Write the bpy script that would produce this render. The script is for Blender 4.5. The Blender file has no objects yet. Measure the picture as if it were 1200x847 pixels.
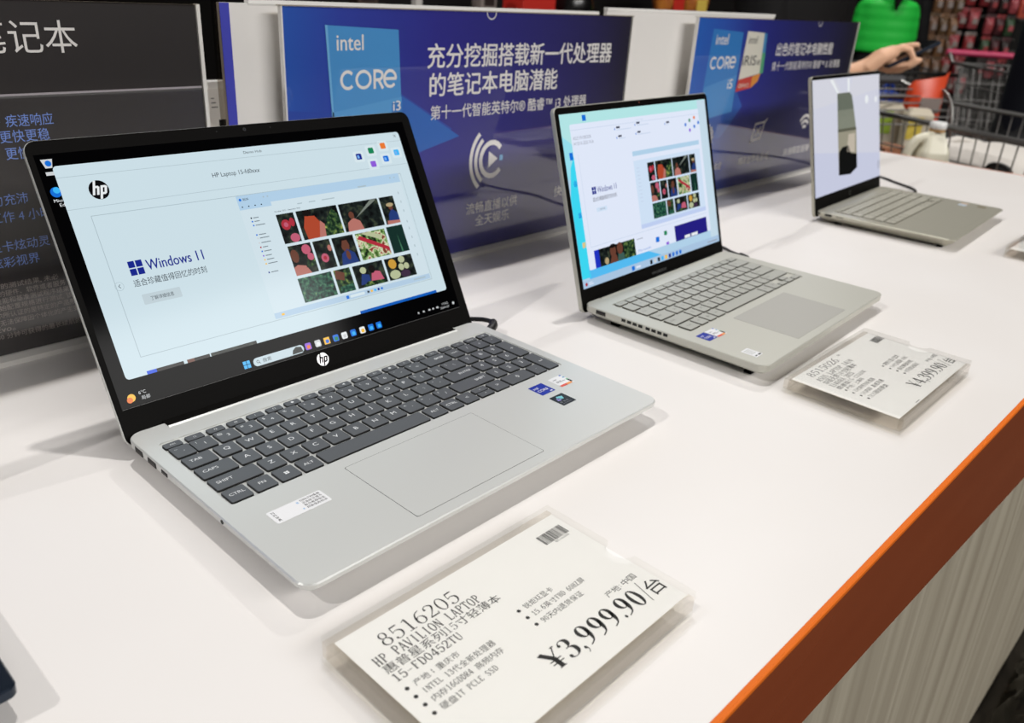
import bpy, bmesh, math, random
from mathutils import Vector, Matrix
random.seed(4)
S = bpy.context.scene
COL = S.collection
TZ = 0.97                      # height of the table top above the floor

# ------------------------------------------------------------------ camera
def cam_axes(y, p, r):
    f = Vector((math.sin(y)*math.cos(p), math.cos(y)*math.cos(p), -math.sin(p)))
    rt = Vector((math.cos(y), -math.sin(y), 0)); up = rt.cross(f)
    return math.cos(r)*rt+math.sin(r)*up, -math.sin(r)*rt+math.cos(r)*up, f
CR, CU, CF = cam_axes(0.84594, 0.43090, 0.06495)
CPOS = Vector((-0.2011, -0.3229, 0.3376))
cd = bpy.data.cameras.new('camera'); cam = bpy.data.objects.new('camera', cd); COL.objects.link(cam)
cd.sensor_fit = 'HORIZONTAL'; cd.sensor_width = 36; cd.lens = 36*959.54/1200
cd.clip_start = 0.02; cd.clip_end = 100
cam.matrix_world = Matrix(((CR.x, CU.x, -CF.x, CPOS.x), (CR.y, CU.y, -CF.y, CPOS.y), (CR.z, CU.z, -CF.z, CPOS.z+TZ), (0, 0, 0, 1)))
cd.dof.use_dof = True; cd.dof.focus_distance = 0.62; cd.dof.aperture_fstop = 9.0
S.camera = cam

# ------------------------------------------------------------------ world, lamps, exposure
S.view_settings.view_transform = 'Standard'; S.view_settings.look = 'None'
S.view_settings.exposure = 0.0; S.view_settings.gamma = 1.0; S.view_settings.use_curve_mapping = False
S.cycles.transparent_max_bounces = 32
w = bpy.data.worlds.new('store'); S.world = w; w.use_nodes = True
nt = w.node_tree; bg = nt.nodes['Background']
tc = nt.nodes.new('ShaderNodeTexCoord'); sp = nt.nodes.new('ShaderNodeSeparateXYZ'); cr = nt.nodes.new('ShaderNodeValToRGB')
nt.links.new(tc.outputs['Generated'], sp.inputs[0]); nt.links.new(sp.outputs['Z'], cr.inputs[0]); nt.links.new(cr.outputs[0], bg.inputs[0])
cr.color_ramp.elements[0].position = 0.05; cr.color_ramp.elements[0].color = (.006, .0055, .005, 1)
cr.color_ramp.elements[1].position = 0.55; cr.color_ramp.elements[1].color = (.62, .60, .57, 1)
bg.inputs[1].default_value = 0.15
def lamp(x, y, h, power, size, tx=None, col=(1, .98, .955)):
    l = bpy.data.lights.new('ceiling_lamp', 'AREA'); l.shape = 'DISK'; l.size = size; l.energy = power; l.color = col
    o = bpy.data.objects.new('ceiling_lamp', l); COL.objects.link(o); o.location = (x, y, h+TZ)
    t = Vector(tx or (x, y, TZ)) - o.location
    o.rotation_euler = t.to_track_quat('-Z', 'Y').to_euler()
    return o
lamp(1.35, 1.65, 6.0, 166, .2)                          # lamp row above the table
lamp(-5.0, 1.7, 5.6, 168, .22, (0.2, 0, TZ))
lamp(6.8, 2.6, 6.0, 108, .3, (1.6, .2, TZ))
f_ = lamp(1.6, -7.8, 4.6, 620, 8.5, (.8, .4, TZ)); f_.data.shape = 'RECTANGLE'; f_.data.size_y = 1.2     # far rows of lamps in front of the table

# ------------------------------------------------------------------ materials
def lin(c):
    return tuple((v/255/12.92 if v/255 <= .04045 else ((v/255+.055)/1.055)**2.4) for v in c)
MATS = {}
def mat(name, c=(200, 200, 200), rough=.5, metal=0.0, spec=.5, coat=0.0, noise=None, bump=None, coat_rough=.03):
    if name in MATS: return MATS[name]
    m = bpy.data.materials.new(name); MATS[name] = m; m.use_nodes = True
    b = m.node_tree.nodes['Principled BSDF']; N = m.node_tree.nodes; L = m.node_tree.links
    b.inputs['Base Color'].default_value = (*lin(c), 1); b.inputs['Roughness'].default_value = rough
    b.inputs['Metallic'].default_value = metal; b.inputs['Specular IOR Level'].default_value = spec
    b.inputs['Coat Weight'].default_value = coat; b.inputs['Coat IOR'].default_value = 1.85; b.inputs['Coat Roughness'].default_value = coat_rough
    if noise:                                           # (scale vec, second colour, lo, hi)
        t = N.new('ShaderNodeTexCoord'); mp = N.new('ShaderNodeMapping'); n = N.new('ShaderNodeTexNoise'); r = N.new('ShaderNodeValToRGB')
        mp.inputs['Scale'].default_value = noise[0]; n.inputs['Scale'].default_value = 1.0; n.inputs['Detail'].default_value = 4
        L.new(t.outputs['Object'], mp.inputs[0]); L.new(mp.outputs[0], n.inputs[0]); L.new(n.outputs[0], r.inputs[0])
        r.color_ramp.elements[0].position = noise[2]; r.color_ramp.elements[1].position = noise[3]
        r.color_ramp.elements[0].color = (*lin(noise[1]), 1); r.color_ramp.elements[1].color = (*lin(c), 1)
        L.new(r.outputs[0], b.inputs['Base Color'])
    if bump:
        t = N.new('ShaderNodeTexCoord'); n = N.new('ShaderNodeTexNoise'); bp = N.new('ShaderNodeBump')
        n.inputs['Scale'].default_value = bump[0]; bp.inputs['Strength'].default_value = bump[1]; bp.inputs['Distance'].default_value = bump[2]
        L.new(t.outputs['Object'], n.inputs[0]); L.new(n.outputs[0], bp.inputs['Height']); L.new(bp.outputs[0], b.inputs['Normal'])
    return m
def glow(name, c, s=1.0, noise=None):
    """what a lit screen shows: the pixels give off light, the glass over them is glossy"""
    if name in MATS: return MATS[name]
    m = mat(name, (4, 4, 5), .12, 0, .08)
    b = m.node_tree.nodes['Principled BSDF']; N = m.node_tree.nodes; L = m.node_tree.links
    b.inputs['Emission Color'].default_value = (*lin(c), 1); b.inputs['Emission Strength'].default_value = s
    if noise:                                           # (scale, [(pos, colour)...])
        t = N.new('ShaderNodeTexCoord'); n = N.new('ShaderNodeTexNoise'); r = N.new('ShaderNodeValToRGB')
        n.inputs['Scale'].default_value = noise[0]; n.inputs['Detail'].default_value = 3
        L.new(t.outputs['Object'], n.inputs[0]); L.new(n.outputs[0], r.inputs[0])
        e = r.color_ramp.elements
        while len(e) < len(noise[1]): e.new(.5)
        for k, (p, cc) in enumerate(noise[1]): e[k].position = p; e[k].color = (*lin(cc), 1)
        L.new(r.outputs[0], b.inputs['Emission Color'])
    return m
def clear(name, tint, gloss=1.0):
    if name in MATS: return MATS[name]
    m = bpy.data.materials.new(name); MATS[name] = m; m.use_nodes = True
    N = m.node_tree.nodes; L = m.node_tree.links; N.clear()
    o = N.new('ShaderNodeOutputMaterial'); mx = N.new('ShaderNodeMixShader'); t = N.new('ShaderNodeBsdfTransparent'); g = N.new('ShaderNodeBsdfGlossy'); lw = N.new('ShaderNodeLayerWeight'); pw_ = N.new('ShaderNodeMath'); f = N.new('ShaderNodeMath')
    lw.inputs[0].default_value = .5; pw_.operation = 'POWER'; pw_.inputs[1].default_value = 4.0; f.operation = 'MULTIPLY_ADD'; f.inputs[1].default_value = .5*gloss; f.inputs[2].default_value = .03*gloss
    L.new(lw.outputs['Facing'], pw_.inputs[0]); L.new(pw_.outputs[0], f.inputs[0]); t.inputs[0].default_value = (*lin(tint), 1); g.inputs['Roughness'].default_value = .05
    L.new(f.outputs[0], mx.inputs[0]); L.new(t.outputs[0], mx.inputs[1]); L.new(g.outputs[0], mx.inputs[2]); L.new(mx.outputs[0], o.inputs[0])
    return m

# ------------------------------------------------------------------ things and parts
def tag(o, label=None, cat=None, group=None, kind=None):
    if label: o['label'] = label
    if cat: o['category'] = cat
    if group: o['group'] = group
    if kind: o['kind'] = kind
    return o
def thing(name, label, cat, loc=(0, 0, 0), rz=0.0, group=None):
    o = bpy.data.objects.new(name, None); COL.objects.link(o); o.empty_display_size = .02
    o.location = (loc[0], loc[1], loc[2]+TZ); o.rotation_euler = (0, 0, rz)
    return tag(o, label, cat, group)
class MB:
    """collects shapes for ONE mesh object"""
    def __init__(self): self.v = []; self.f = []; self.m = []; self.mats = []; self.s = []
    def mi(self, m):
        if m not in self.mats: self.mats.append(m)
        return self.mats.index(m)
    def add(self, vs, fs, m, smooth=False):
        k = len(self.v); i = self.mi(m)
        self.v += [tuple(p) for p in vs]
        for f in fs: self.f.append([k+a for a in f]); self.m.append(i); self.s.append(smooth)
    def box(self, a, b, m):
        x0, y0, z0 = a; x1, y1, z1 = b
        self.add([(x0, y0, z0), (x1, y0, z0), (x1, y1, z0), (x0, y1, z0), (x0, y0, z1), (x1, y0, z1), (x1, y1, z1), (x0, y1, z1)],
                 [(0, 3, 2, 1), (4, 5, 6, 7), (0, 1, 5, 4), (1, 2, 6, 5), (2, 3, 7, 6), (3, 0, 4, 7)], m)
    def loft(self, rings, m, cap0=True, cap1=True, smooth=False, closed=True):
        n = len(rings[0]); vs = [p for r in rings for p in r]; fs = []
        for k in range(len(rings)-1):
            for i in range(n if closed else n-1):
                j = (i+1) % n; fs.append((k*n+i, k*n+j, (k+1)*n+j, (k+1)*n+i))
        self.add(vs, fs, m, smooth)
        if cap0: self.add(rings[0], [tuple(range(n-1, -1, -1))], m)
        if cap1: self.add(rings[-1], [tuple(range(n))], m)
    def slab(self, rect, r, layers, m, mtop=None, fn=None, n=5, hole=None, mhole=None):
        """rounded plate: layers of (height, inset); hole = (rect, radius, depth) sunk in the top"""
        fn = fn or (lambda x, y, z: (x, y, z))
        R = [[fn(x, y, z) for x, y in rrect(rect, r, i, n)] for z, i in layers]
        self.loft(R[:-1], m, True, False, False) if len(R) > 2 else None
        self.loft(R[-2:], mtop or m, len(R) == 2, hole is None)
        if hole:
            hr, rr, dp = hole; z = layers[-1][0]
            a = [fn(x, y, z) for x, y in rrect(hr, rr, 0, n)]; b = [fn(x, y, z-dp) for x, y in rrect(hr, rr, .0002, n)]
            self.loft([R[-1], a], mtop or m, False, False); self.loft([a, b], mtop or m, False, False); self.add(b, [tuple(range(len(b)))], mhole or mtop or m)
    def tube(self, pts, r, m, n=8, cap=True):
        pts = [Vector(p) for p in pts]; rings = []; prev = None
        for k, p in enumerate(pts):
            d = (pts[min(k+1, len(pts)-1)]-pts[max(k-1, 0)]).normalized()
            a = prev - d*prev.dot(d) if prev else (Vector((0, 0, 1)) if abs(d.z) < .9 else Vector((1, 0, 0))).cross(d)
            a.normalize(); prev = a; b = d.cross(a); rk = r[k] if isinstance(r, (list, tuple)) else r
            rings.append([tuple(p+(a*math.cos(t)+b*math.sin(t))*rk) for t in [2*math.pi*i/n for i in range(n)]])
        self.loft(rings, m, cap, cap, True)
    def lathe(self, prof, m, c=(0, 0, 0), n=20, sx=1, sy=1):
        self.loft([[(c[0]+r*sx*math.cos(2*math.pi*i/n), c[1]+r*sy*math.sin(2*math.pi*i/n), c[2]+z) for i in range(n)] for r, z in prof], m, True, True, True)
    def ball(self, c, r, m, n=14):
        rx, ry, rz = r if isinstance(r, (tuple, list)) else (r, r, r)
        pr = [[(c[0]+rx*math.sin(a)*math.cos(2*math.pi*i/n), c[1]+ry*math.sin(a)*math.sin(2*math.pi*i/n), c[2]-rz*math.cos(a)) for i in range(n)] for a in [math.pi*(k+.05)/(n/2+.1) for k in range(n//2+1)]]
        self.loft(pr, m, True, True, True)
    def build(self, name, parent=None, label=None):
        me = bpy.data.meshes.new(name); me.from_pydata(self.v, [], self.f)
        for m in self.mats: me.materials.append(m)
        me.polygons.foreach_set('material_index', self.m); me.polygons.foreach_set('use_smooth', self.s); me.update()
        o = bpy.data.objects.new(name, me); COL.objects.link(o)
        if parent: o.parent = parent
        else: o.location = (0, 0, TZ)
        if label: o['label'] = label
        return o
def rrect(rect, r, inset=0.0, n=5):
    x0, y0, x1, y1 = rect; x0 += inset; y0 += inset; x1 -= inset; y1 -= inset; r = max(r-inset, .0001); o = []
    for cx, cy, a0 in ((x1-r, y1-r, 0), (x0+r, y1-r, 90), (x0+r, y0+r, 180), (x1-r, y0+r, 270)):
        for k in range(n+1):
            a = math.radians(a0+90*k/n); o.append((cx+r*math.cos(a), cy+r*math.sin(a)))
    return o
def remesh(o, voxel, smooth=2):
    m = o.modifiers.new('r', 'REMESH'); m.mode = 'VOXEL'; m.voxel_size = voxel
    if smooth: s = o.modifiers.new('s', 'SMOOTH'); s.factor = .6; s.iterations = smooth
    dg = bpy.context.evaluated_depsgraph_get(); dg.update()
    me = bpy.data.meshes.new_from_object(o.evaluated_get(dg)); mats = list(o.data.materials); o.modifiers.clear(); o.data = me
    if not me.materials:
        for q in mats: me.materials.append(q)
    me.polygons.foreach_set('use_smooth', [True]*len(me.polygons)); me.polygons.foreach_set('material_index', [0]*len(me.polygons)); return o

# ------------------------------------------------------------------ lettering
TXT = {}
def glyphs(s, off=0.0, res=3):
    k = (s, off, res)
    if k in TXT: return TXT[k]
    c = bpy.data.curves.new('t', 'FONT'); c.body = s; c.offset = off; c.resolution_u = res
    o = bpy.data.objects.new('t', c); me = o.to_mesh()
    vs = [(v.co.x, v.co.y) for v in me.vertices]; fs = [tuple(p.vertices) for p in me.polygons]
    o.to_mesh_clear(); bpy.data.objects.remove(o); bpy.data.curves.remove(c)
    xs = [v[0] for v in vs] or [0, 1]; ys = [v[1] for v in vs] or [0, 1]
    TXT[k] = (vs, fs, min(xs), max(xs), min(ys), max(ys)); return TXT[k]
def ring(cx, cy, rx, ry, tx, ty, n=28):
    o = [(cx+rx*math.cos(2*math.pi*i/n), cy+ry*math.sin(2*math.pi*i/n)) for i in range(n)]
    q = [(cx+(rx-tx)*math.cos(2*math.pi*i/n), cy+(ry-ty)*math.sin(2*math.pi*i/n)) for i in range(n)]
    return [(o[i], o[(i+1) % n], q[(i+1) % n], q[i]) for i in range(n)]
def cat(pts, n=6):
    P = [pts[0]]+list(pts)+[pts[-1]]; o = []
    for k in range(1, len(P)-2):
        for i in range(n):
            t = i/n; o.append(tuple(.5*(2*P[k][d]+(P[k+1][d]-P[k-1][d])*t+(2*P[k-1][d]-5*P[k][d]+4*P[k+1][d]-P[k+2][d])*t*t+(3*P[k][d]-P[k-1][d]-3*P[k+1][d]+P[k+2][d])*t**3) for d in range(len(P[0]))))
    return o+[tuple(pts[-1])]
def brush(pts, curve=True):
    """pts (x, y, width): a pen stroke of changing width"""
    P = cat(pts) if curve else list(pts); L = []
    for k, p in enumerate(P):
        a = P[max(k-1, 0)]; b = P[min(k+1, len(P)-1)]; dx, dy = b[0]-a[0], b[1]-a[1]; d = math.hypot(dx, dy) or 1
        nx, ny = -dy/d*p[2]/2, dx/d*p[2]/2; L.append(((p[0]+nx, p[1]+ny), (p[0]-nx, p[1]-ny)))
    return [(L[k][0], L[k][1], L[k+1][1], L[k+1][0]) for k in range(len(L)-1)]
def disk2(cx, cy, r, n=14, ry=None):
    return [tuple((cx+r*math.cos(2*math.pi*i/n), cy+(ry or r)*math.sin(2*math.pi*i/n)) for i in range(n))]
def serif(ch, T=.11, t=.045):
    """one roman letter with thick and thin strokes in a box .62 wide and 1 high"""
    b = lambda *p: brush(p, False); c = lambda *p: brush(p, True)
    ft = lambda x, y, w=.2: b((x-w/2, y, t), (x+w/2, y, t)); h = t/2
    st = lambda x, y0=0, y1=1: b((x, y0, T), (x, y1, T)) + ft(x, h) + ft(x, 1-h)
    D = {
        '0': lambda: ring(.31, .5, .29, .51, T, t), 'O': lambda: ring(.31, .5, .31, .51, T, t),
        '8': lambda: ring(.31, .76, .22, .25, T*.9, t)+ring(.31, .27, .28, .28, T, t),
        '6': lambda: ring(.31, .3, .28, .31, T, t)+c((.03+T/2, .3, T), (.08+T/2, .62, T), (.27, .88, t*1.5), (.53, 1, t)),
        '9': lambda: ring(.31, .7, .28, .31, T, t)+c((.59-T/2, .7, T), (.54-T/2, .38, T), (.35, .12, t*1.5), (.09, 0, t)),
        '1': lambda: b((.32, 0, T), (.32, 1, T))+b((.12, .87, t), (.32, .98, t))+ft(.32, h, .4),
        '2': lambda: c((.08, .75, T*.9), (.12, .9, T*.6), (.3, .985, t), (.5, .86, T), (.5, .66, T), (.33, .38, t*1.3), (.05, .05, t))+b((.04, .05, .09), (.57, .05, .09))+b((.56, .06, t), (.58, .22, t))+disk2(.1, .74, .065),
        '3': lambda: c((.08, .8, T*.7), (.14, .93, t), (.3, .98, t), (.47, .86, T), (.46, .68, T), (.36, .56, t), (.22, .53, t))+c((.22, .53, t), (.38, .52, t), (.53, .4, T), (.53, .18, T), (.38, .03, t), (.2, .02, t), (.07, .13, T*.7))+disk2(.1, .8, .07)+disk2(.1, .16, .075),
        '4': lambda: b((.42, 1, t), (.03, .29, t))+b((.02, .29, t*1.4), (.6, .29, t*1.4))+b((.43, 0, T), (.43, 1, T))+ft(.43, h, .3),
        '5': lambda: b((.13, .94, .1), (.53, .96, .09))+b((.14, .95, t), (.1, .52, t))+c((.1, .52, t), (.28, .62, t), (.5, .52, T), (.54, .28, T), (.42, .06, t*1.3), (.22, .01, t), (.07, .09, T*.7))+disk2(.1, .12, .065),
        '7': lambda: b((.07, .95, .09), (.56, .95, .09))+b((.55, .93, t), (.25, 0, T)),
        'A': lambda: b((.06, 0, t), (.31, 1, t))+b((.31, 1, T), (.56, 0, T))+b((.15, .35, t), (.44, .35, t))+ft(.07, h, .16)+ft(.55, h, .18),
        'V': lambda: b((.06, 1, T), (.31, 0, T))+b((.31, 0, t), (.56, 1, t))+ft(.07, 1-h, .18)+ft(.55, 1-h, .16),
        'H': lambda: st(.13)+st(.49)+b((.13, .5, t), (.49, .5, t)), 'I': lambda: st(.31),
        'P': lambda: st(.16)+c((.16, .98, t), (.4, .97, t), (.54, .76, T), (.4, .53, t), (.16, .5, t)),
        'R': lambda: st(.16)+c((.16, .98, t), (.4, .97, t), (.52, .76, T), (.4, .53, t), (.16, .5, t))+b((.3, .5, T), (.56, 0, T))+ft(.56, h, .12),
        'L': lambda: st(.18)+b((.18, h, t), (.55, h, t))+b((.55, h, t), (.57, .2, t)),
        'N': lambda: b((.1, 0, t), (.1, 1, t))+b((.1, 1, T), (.52, 0, T))+b((.52, 0, t), (.52, 1, t))+ft(.1, h, .16)+ft(.52, 1-h, .16),
        'T': lambda: b((.31, 0, T), (.31, 1, T))+ft(.31, h)+b((.04, 1-h, t), (.58, 1-h, t))+b((.05, 1, t), (.04, .8, t))+b((.57, 1, t), (.58, .8, t)),
        'F': lambda: st(.18)+b((.18, 1-h, t), (.55, 1-h, t))+b((.55, 1, t), (.56, .8, t))+b((.18, .52, t), (.42, .52, t)),
        'E': lambda: st(.18)+b((.18, 1-h, t), (.55, 1-h, t))+b((.18, h, t), (.55, h, t))+b((.18, .52, t), (.42, .52, t))+b((.55, 1, t), (.56, .8, t))+b((.55, 0, t), (.56, .2, t)),
        'D': lambda: st(.15)+c((.15, .98, t), (.38, .96, t), (.55, .7, T), (.55, .3, T), (.38, .04, t), (.15, .02, t)),
        'U': lambda: c((.12, 1, T), (.12, .3, T), (.2, .05, t*1.5), (.36, .02, t), (.5, .2, t), (.5, 1, t))+ft(.12, 1-h)+ft(.5, 1-h, .15),
        'C': lambda: c((.55, .78, t), (.45, .97, t), (.25, .97, t), (.09, .7, T), (.09, .3, T), (.25, .03, t), (.45, .03, t), (.57, .2, t)),
        'G': lambda: c((.55, .78, t), (.45, .97, t), (.25, .97, t), (.09, .7, T), (.09, .3, T), (.25, .03, t), (.5, .1, t))+b((.5, 0.05, T), (.5, .42, T))+ft(.5, .42),
        'S': lambda: c((.5, .8, t), (.4, .97, t), (.2, .96, t), (.11, .75, T), (.3, .53, T), (.52, .3, T), (.42, .04, t), (.2, .03, t), (.09, .2, t)),
        'X': lambda: b((.07, 1, T), (.55, 0, T))+b((.55, 1, t), (.07, 0, t))+ft(.08, 1-h)+ft(.54, h)+ft(.54, 1-h, .15)+ft(.08, h, .15),
        'Z': lambda: b((.06, 1-h, t), (.55, 1-h, t))+b((.53, 1, T), (.08, 0, T))+b((.06, h, t), (.57, h, t)),
        'Y': lambda: b((.05, 1, T), (.31, .5, T))+b((.57, 1, t), (.31, .5, t))+b((.31, 0, T), (.31, .5, T))+ft(.31, h),
        '\u00a5': lambda: b((.04, 1, T), (.31, .5, T))+b((.58, 1, t), (.31, .5, t))+b((.31, 0, T), (.31, .52, T))+ft(.31, h, .26)+b((.08, .43, .05), (.54, .43, .05))+b((.08, .27, .05), (.54, .27, .05))+ft(.06, 1-h, .2)+ft(.56, 1-h, .16),
        '.': lambda: disk2(.2, .07, .085), ',': lambda: disk2(.2, .08, .085)+c((.26, .06, .07), (.25, -.08, .05), (.12, -.2, .02)),
        '/': lambda: b((.1, -.12, .05), (.52, 1.1, .05)), '-': lambda: b((.08, .4, .06), (.54, .4, .06)),
        ':': lambda: disk2(.2, .2, .07)+disk2(.2, .65, .07), ' ': lambda: [],
    }
    return D[ch]() if ch in D else None

class Print:
    """flat artwork on the face of a sheet, card or screen; millimetres on that face"""
    def __init__(self, O, ex, ey, n, step=.00007):
        self.O = Vector(O); self.ex = Vector(ex); self.ey = Vector(ey); self.n = Vector(n); self.mb = MB(); self.step = step
    def P(self, x, y, lay): return tuple(self.O+self.ex*(x/1000)+self.ey*(y/1000)+self.n*(self.step*lay))
    def polys(self, ps, m, lay=1):
        vs = []; fs = []
        for p in ps: fs.append(tuple(range(len(vs), len(vs)+len(p)))); vs += [self.P(x, y, lay) for x, y in p]
        if vs: self.mb.add(vs, fs, m)
    def poly(self, pts, m, lay=1): self.polys([pts], m, lay)
    def rect(self, x0, y0, x1, y1, m, lay=1): self.poly([(x0, y0), (x1, y0), (x1, y1), (x0, y1)], m, lay)
    def rrect(self, x0, y0, x1, y1, r, m, lay=1): self.poly(rrect((x0, y0, x1, y1), r, 0, 4), m, lay)
    def disk(self, x, y, r, m, lay=1, ry=None): self.polys(disk2(x, y, r, 20, ry), m, lay)
    def ring(self, x, y, r, t, m, lay=1): self.polys(ring(x, y, r, r, t, t), m, lay)
    def line(self, pts, wd, m, lay=1): self.polys(brush([(x, y, wd) for x, y in pts], False), m, lay)
    def text(self, s, x, y, wd, h, m, lay=2, off=0.0, skew=0.0):
        vs, fs, a, b, c, d = glyphs(s, 0.0)
        if not vs: return
        kx = wd/max(b-a, 1e-6); ky = h/max(d-c, 1e-6); e = max(off, 0)*h*1.1     # off > 0: heavier, printed over itself with small shifts
        for k, (ox, oy) in enumerate(((0, 0), (-e, 0), (e, 0), (0, -e*.7), (0, e*.7)) if off > .003 else ((0, 0),)):
            self.mb.add([self.P(x+ox+(p[0]-a)*kx+skew*(p[1]-c)*ky, y+oy+(p[1]-c)*ky, lay+.16*k) for p in vs], fs, m)
    def song(self, s, x, y, wd, h, m, lay=2, T=.1, t=.05, off=0.0):
        """half-width serif letters, full-width characters"""
        em = sum(.5 if ord(ch) < 256 else 1 for ch in s); u = wd/em; cx = x
        for ch in s:
            cw = .5 if ord(ch) < 256 else 1
            g = serif(ch, T, t) if cw == .5 else None
            if g is not None:
                self.polys([[(cx+u*.5*(.06+q[0]*1.42), y+q[1]*h*.86) for q in p] for p in g], m, lay)
            elif ch.strip():
                vs, fs, a, b, c, d = glyphs(ch)
                if ch in '\uff1a:': self.polys([[(cx+u*.3+q[0]*u*.3, y+q[1]*h) for q in p] for p in disk2(.5, .2, .18)+disk2(.5, .6, .18)], m, lay)
                else:
                    kx = u*cw*.9/max(b-a, .3) if cw == 1 else u*.45/max(b-a, .3); ky = (h*1.02 if cw == 1 else h*.8)/max(d-c, .3)
                    self.mb.add([self.P(cx+u*cw*.05+(p[0]-a)*kx, y-(h*.1 if cw == 1 else 0)+(p[1]-c)*ky, lay) for p in vs], fs, m)
            cx += u*cw
    def build(self, name, parent, label=None): return self.mb.build(name, parent, label)

# ------------------------------------------------------------------ the setting: floor and table
def struct(mb, name): return tag(mb.build(name), kind='structure')
floor_m = mat('polished concrete', (62, 56, 48), .35, 0, .4, noise=((.9, .9, .9), (44, 39, 33), .35, .7))
b = MB(); b.box((-9, -9, -TZ-.1), (16, 13, -TZ), floor_m); struct(b, 'floor')

white_top = mat('white laminate', (236, 232, 229), .42, 0, .35, noise=((2.2, 2.2, 2.2), (231, 226, 222), .35, .65))
orange_m = mat('orange vinyl edging', (230, 112, 26), .55, 0, .2)
shaded_vinyl_m = mat('shaded orange vinyl face', (158, 80, 44), .26, 0, .5, noise=((1.6, 1, 9), (136, 62, 30), .3, .75))  # same orange vinyl as the lip, with its shade put into the colour
skirt_m = mat('grey skirt cloth', (176, 168, 150), .75, 0, .2, noise=((42, 2, .9), (152, 143, 126), .35, .65))  # darker upright streaks put some of the pleat shade into the cloth colour
def yf(x): return -.2048-.0228*x
XL, XR, YB = -1.6, 2.052, 1.12
t = thing('display_table', 'long white display table with rust orange edge and grey cloth skirt', 'table', (0.2, .45, -TZ))
off = Vector((-.2, -.45, TZ))
def tp(x, y, z): return (x+off.x, y+off.y, z+off.z)
b = MB()
xs = [XL+(XR-XL)*k/24 for k in range(25)]
outl = [(x, yf(x)+.003) for x in xs]+[(XR-.003, YB), (XL, YB)]
b.loft([[tp(x, y, -.03) for x, y in outl], [tp(x, y, 0) for x, y in outl]], white_top); b.build('table_top', t)
b = MB()                                                # bright lip around the top
for (ax, ay), (bx, by) in (((XL, yf(XL)), (XR, yf(XR))), ((XR, yf(XR)), (XR, YB))):
    d = Vector((bx-ax, by-ay, 0)).normalized(); nn = Vector((d.y, -d.x, 0))
    pr = [(-.0032, -.0005), (-.0032, .0002), (-.0004, .0003), (.0006, -.0006), (.0007, -.0032), (-.003, -.0032)]
    b.loft([[tp(ax+nn.x*u, ay+nn.y*u, v) for u, v in pr], [tp(bx+nn.x*u, by+nn.y*u, v) for u, v in pr]], orange_m)
b.build('edge_strip', t)
def zb(x): return -.103-.062*min(max((x-.25)/.65, 0), 1)
b = MB(); P = []
for x in xs: P.append([tp(x, yf(x), -.0031), tp(x, yf(x)-.001, zb(x)), tp(x, yf(x)+.012, zb(x)), tp(x, yf(x)+.012, -.0031)])
b.loft(P, shaded_vinyl_m)
b.box(tp(XR-.012, yf(XR), -.165), tp(XR-.0002, YB, -.0031), shaded_vinyl_m); b.build('fascia', t)
b = MB(); P = []; n = 700
for k in range(n+1):                                    # gathered cloth falling in uneven pleats
    x = XL+(XR-XL)*k/n; a = x*46+1.7*math.sin(x*9)+.8*math.sin(x*23); f = (.5+.5*math.sin(a))**2.2
    g = .5+.5*math.sin(x*17+2.0*math.sin(x*5)); r = []
    for j in range(9):
        v = j/8; z = -.1-(TZ-.115)*v; amp = .002*(1-v)+.011*math.sin(v*math.pi)**.8
        r.append(tp(x+.008*v*math.sin(a*.5)*(1-v), yf(x)+.011+.012*(1-v)-amp*f*(.35+.65*g)-.012*v, z))
    P.append(r)
b.loft(P, skirt_m, False, False, True, False)
P = []
for k in range(241):
    y = yf(XR)+.02+(YB-.03-yf(XR))*k/240; a = y*50+1.5*math.sin(y*8); f = (.5+.5*math.sin(a))**2
    P.append([tp(XR-.02-.004*v-(.003+.012*v)*(1-f)*.6, y, -.1-(TZ-.13)*v) for v in [j/6 for j in range(7)]])
b.loft(P, skirt_m, False, False, True, False)
b.build('skirt', t)
steel = mat('steel', (120, 120, 120), .35, .9)
for sx, sy in ((XL+.1, .0), (XR-.15, .0), (XL+.1, YB-.1), (XR-.15, YB-.1)):
    b = MB(); b.box(tp(sx-.02, sy-.02, -TZ), tp(sx+.02, sy+.02, -.03), steel); b.build('leg', t)

# ------------------------------------------------------------------ laptops
black_bezel = mat('black bezel plastic', (12, 11, 10), .5, 0, .04)
black_glass = mat('black screen glass', (3, 3, 4), .1, 0, .03)
port_m = mat('port black', (6, 6, 6), .6)
gold_m = mat('port contact', (70, 66, 60), .4, .6)
key_side = mat('black key side', (8, 8, 9), .5)
legend_m = mat('key legend', (228, 230, 232), .5)
st_white = mat('sticker white', (236, 236, 238), .3); st_black = mat('sticker black', (8, 8, 9), .25); st_blue = mat('sticker blue', (14, 42, 158), .3)
ink = mat('ink', (26, 24, 24), .7)

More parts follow.
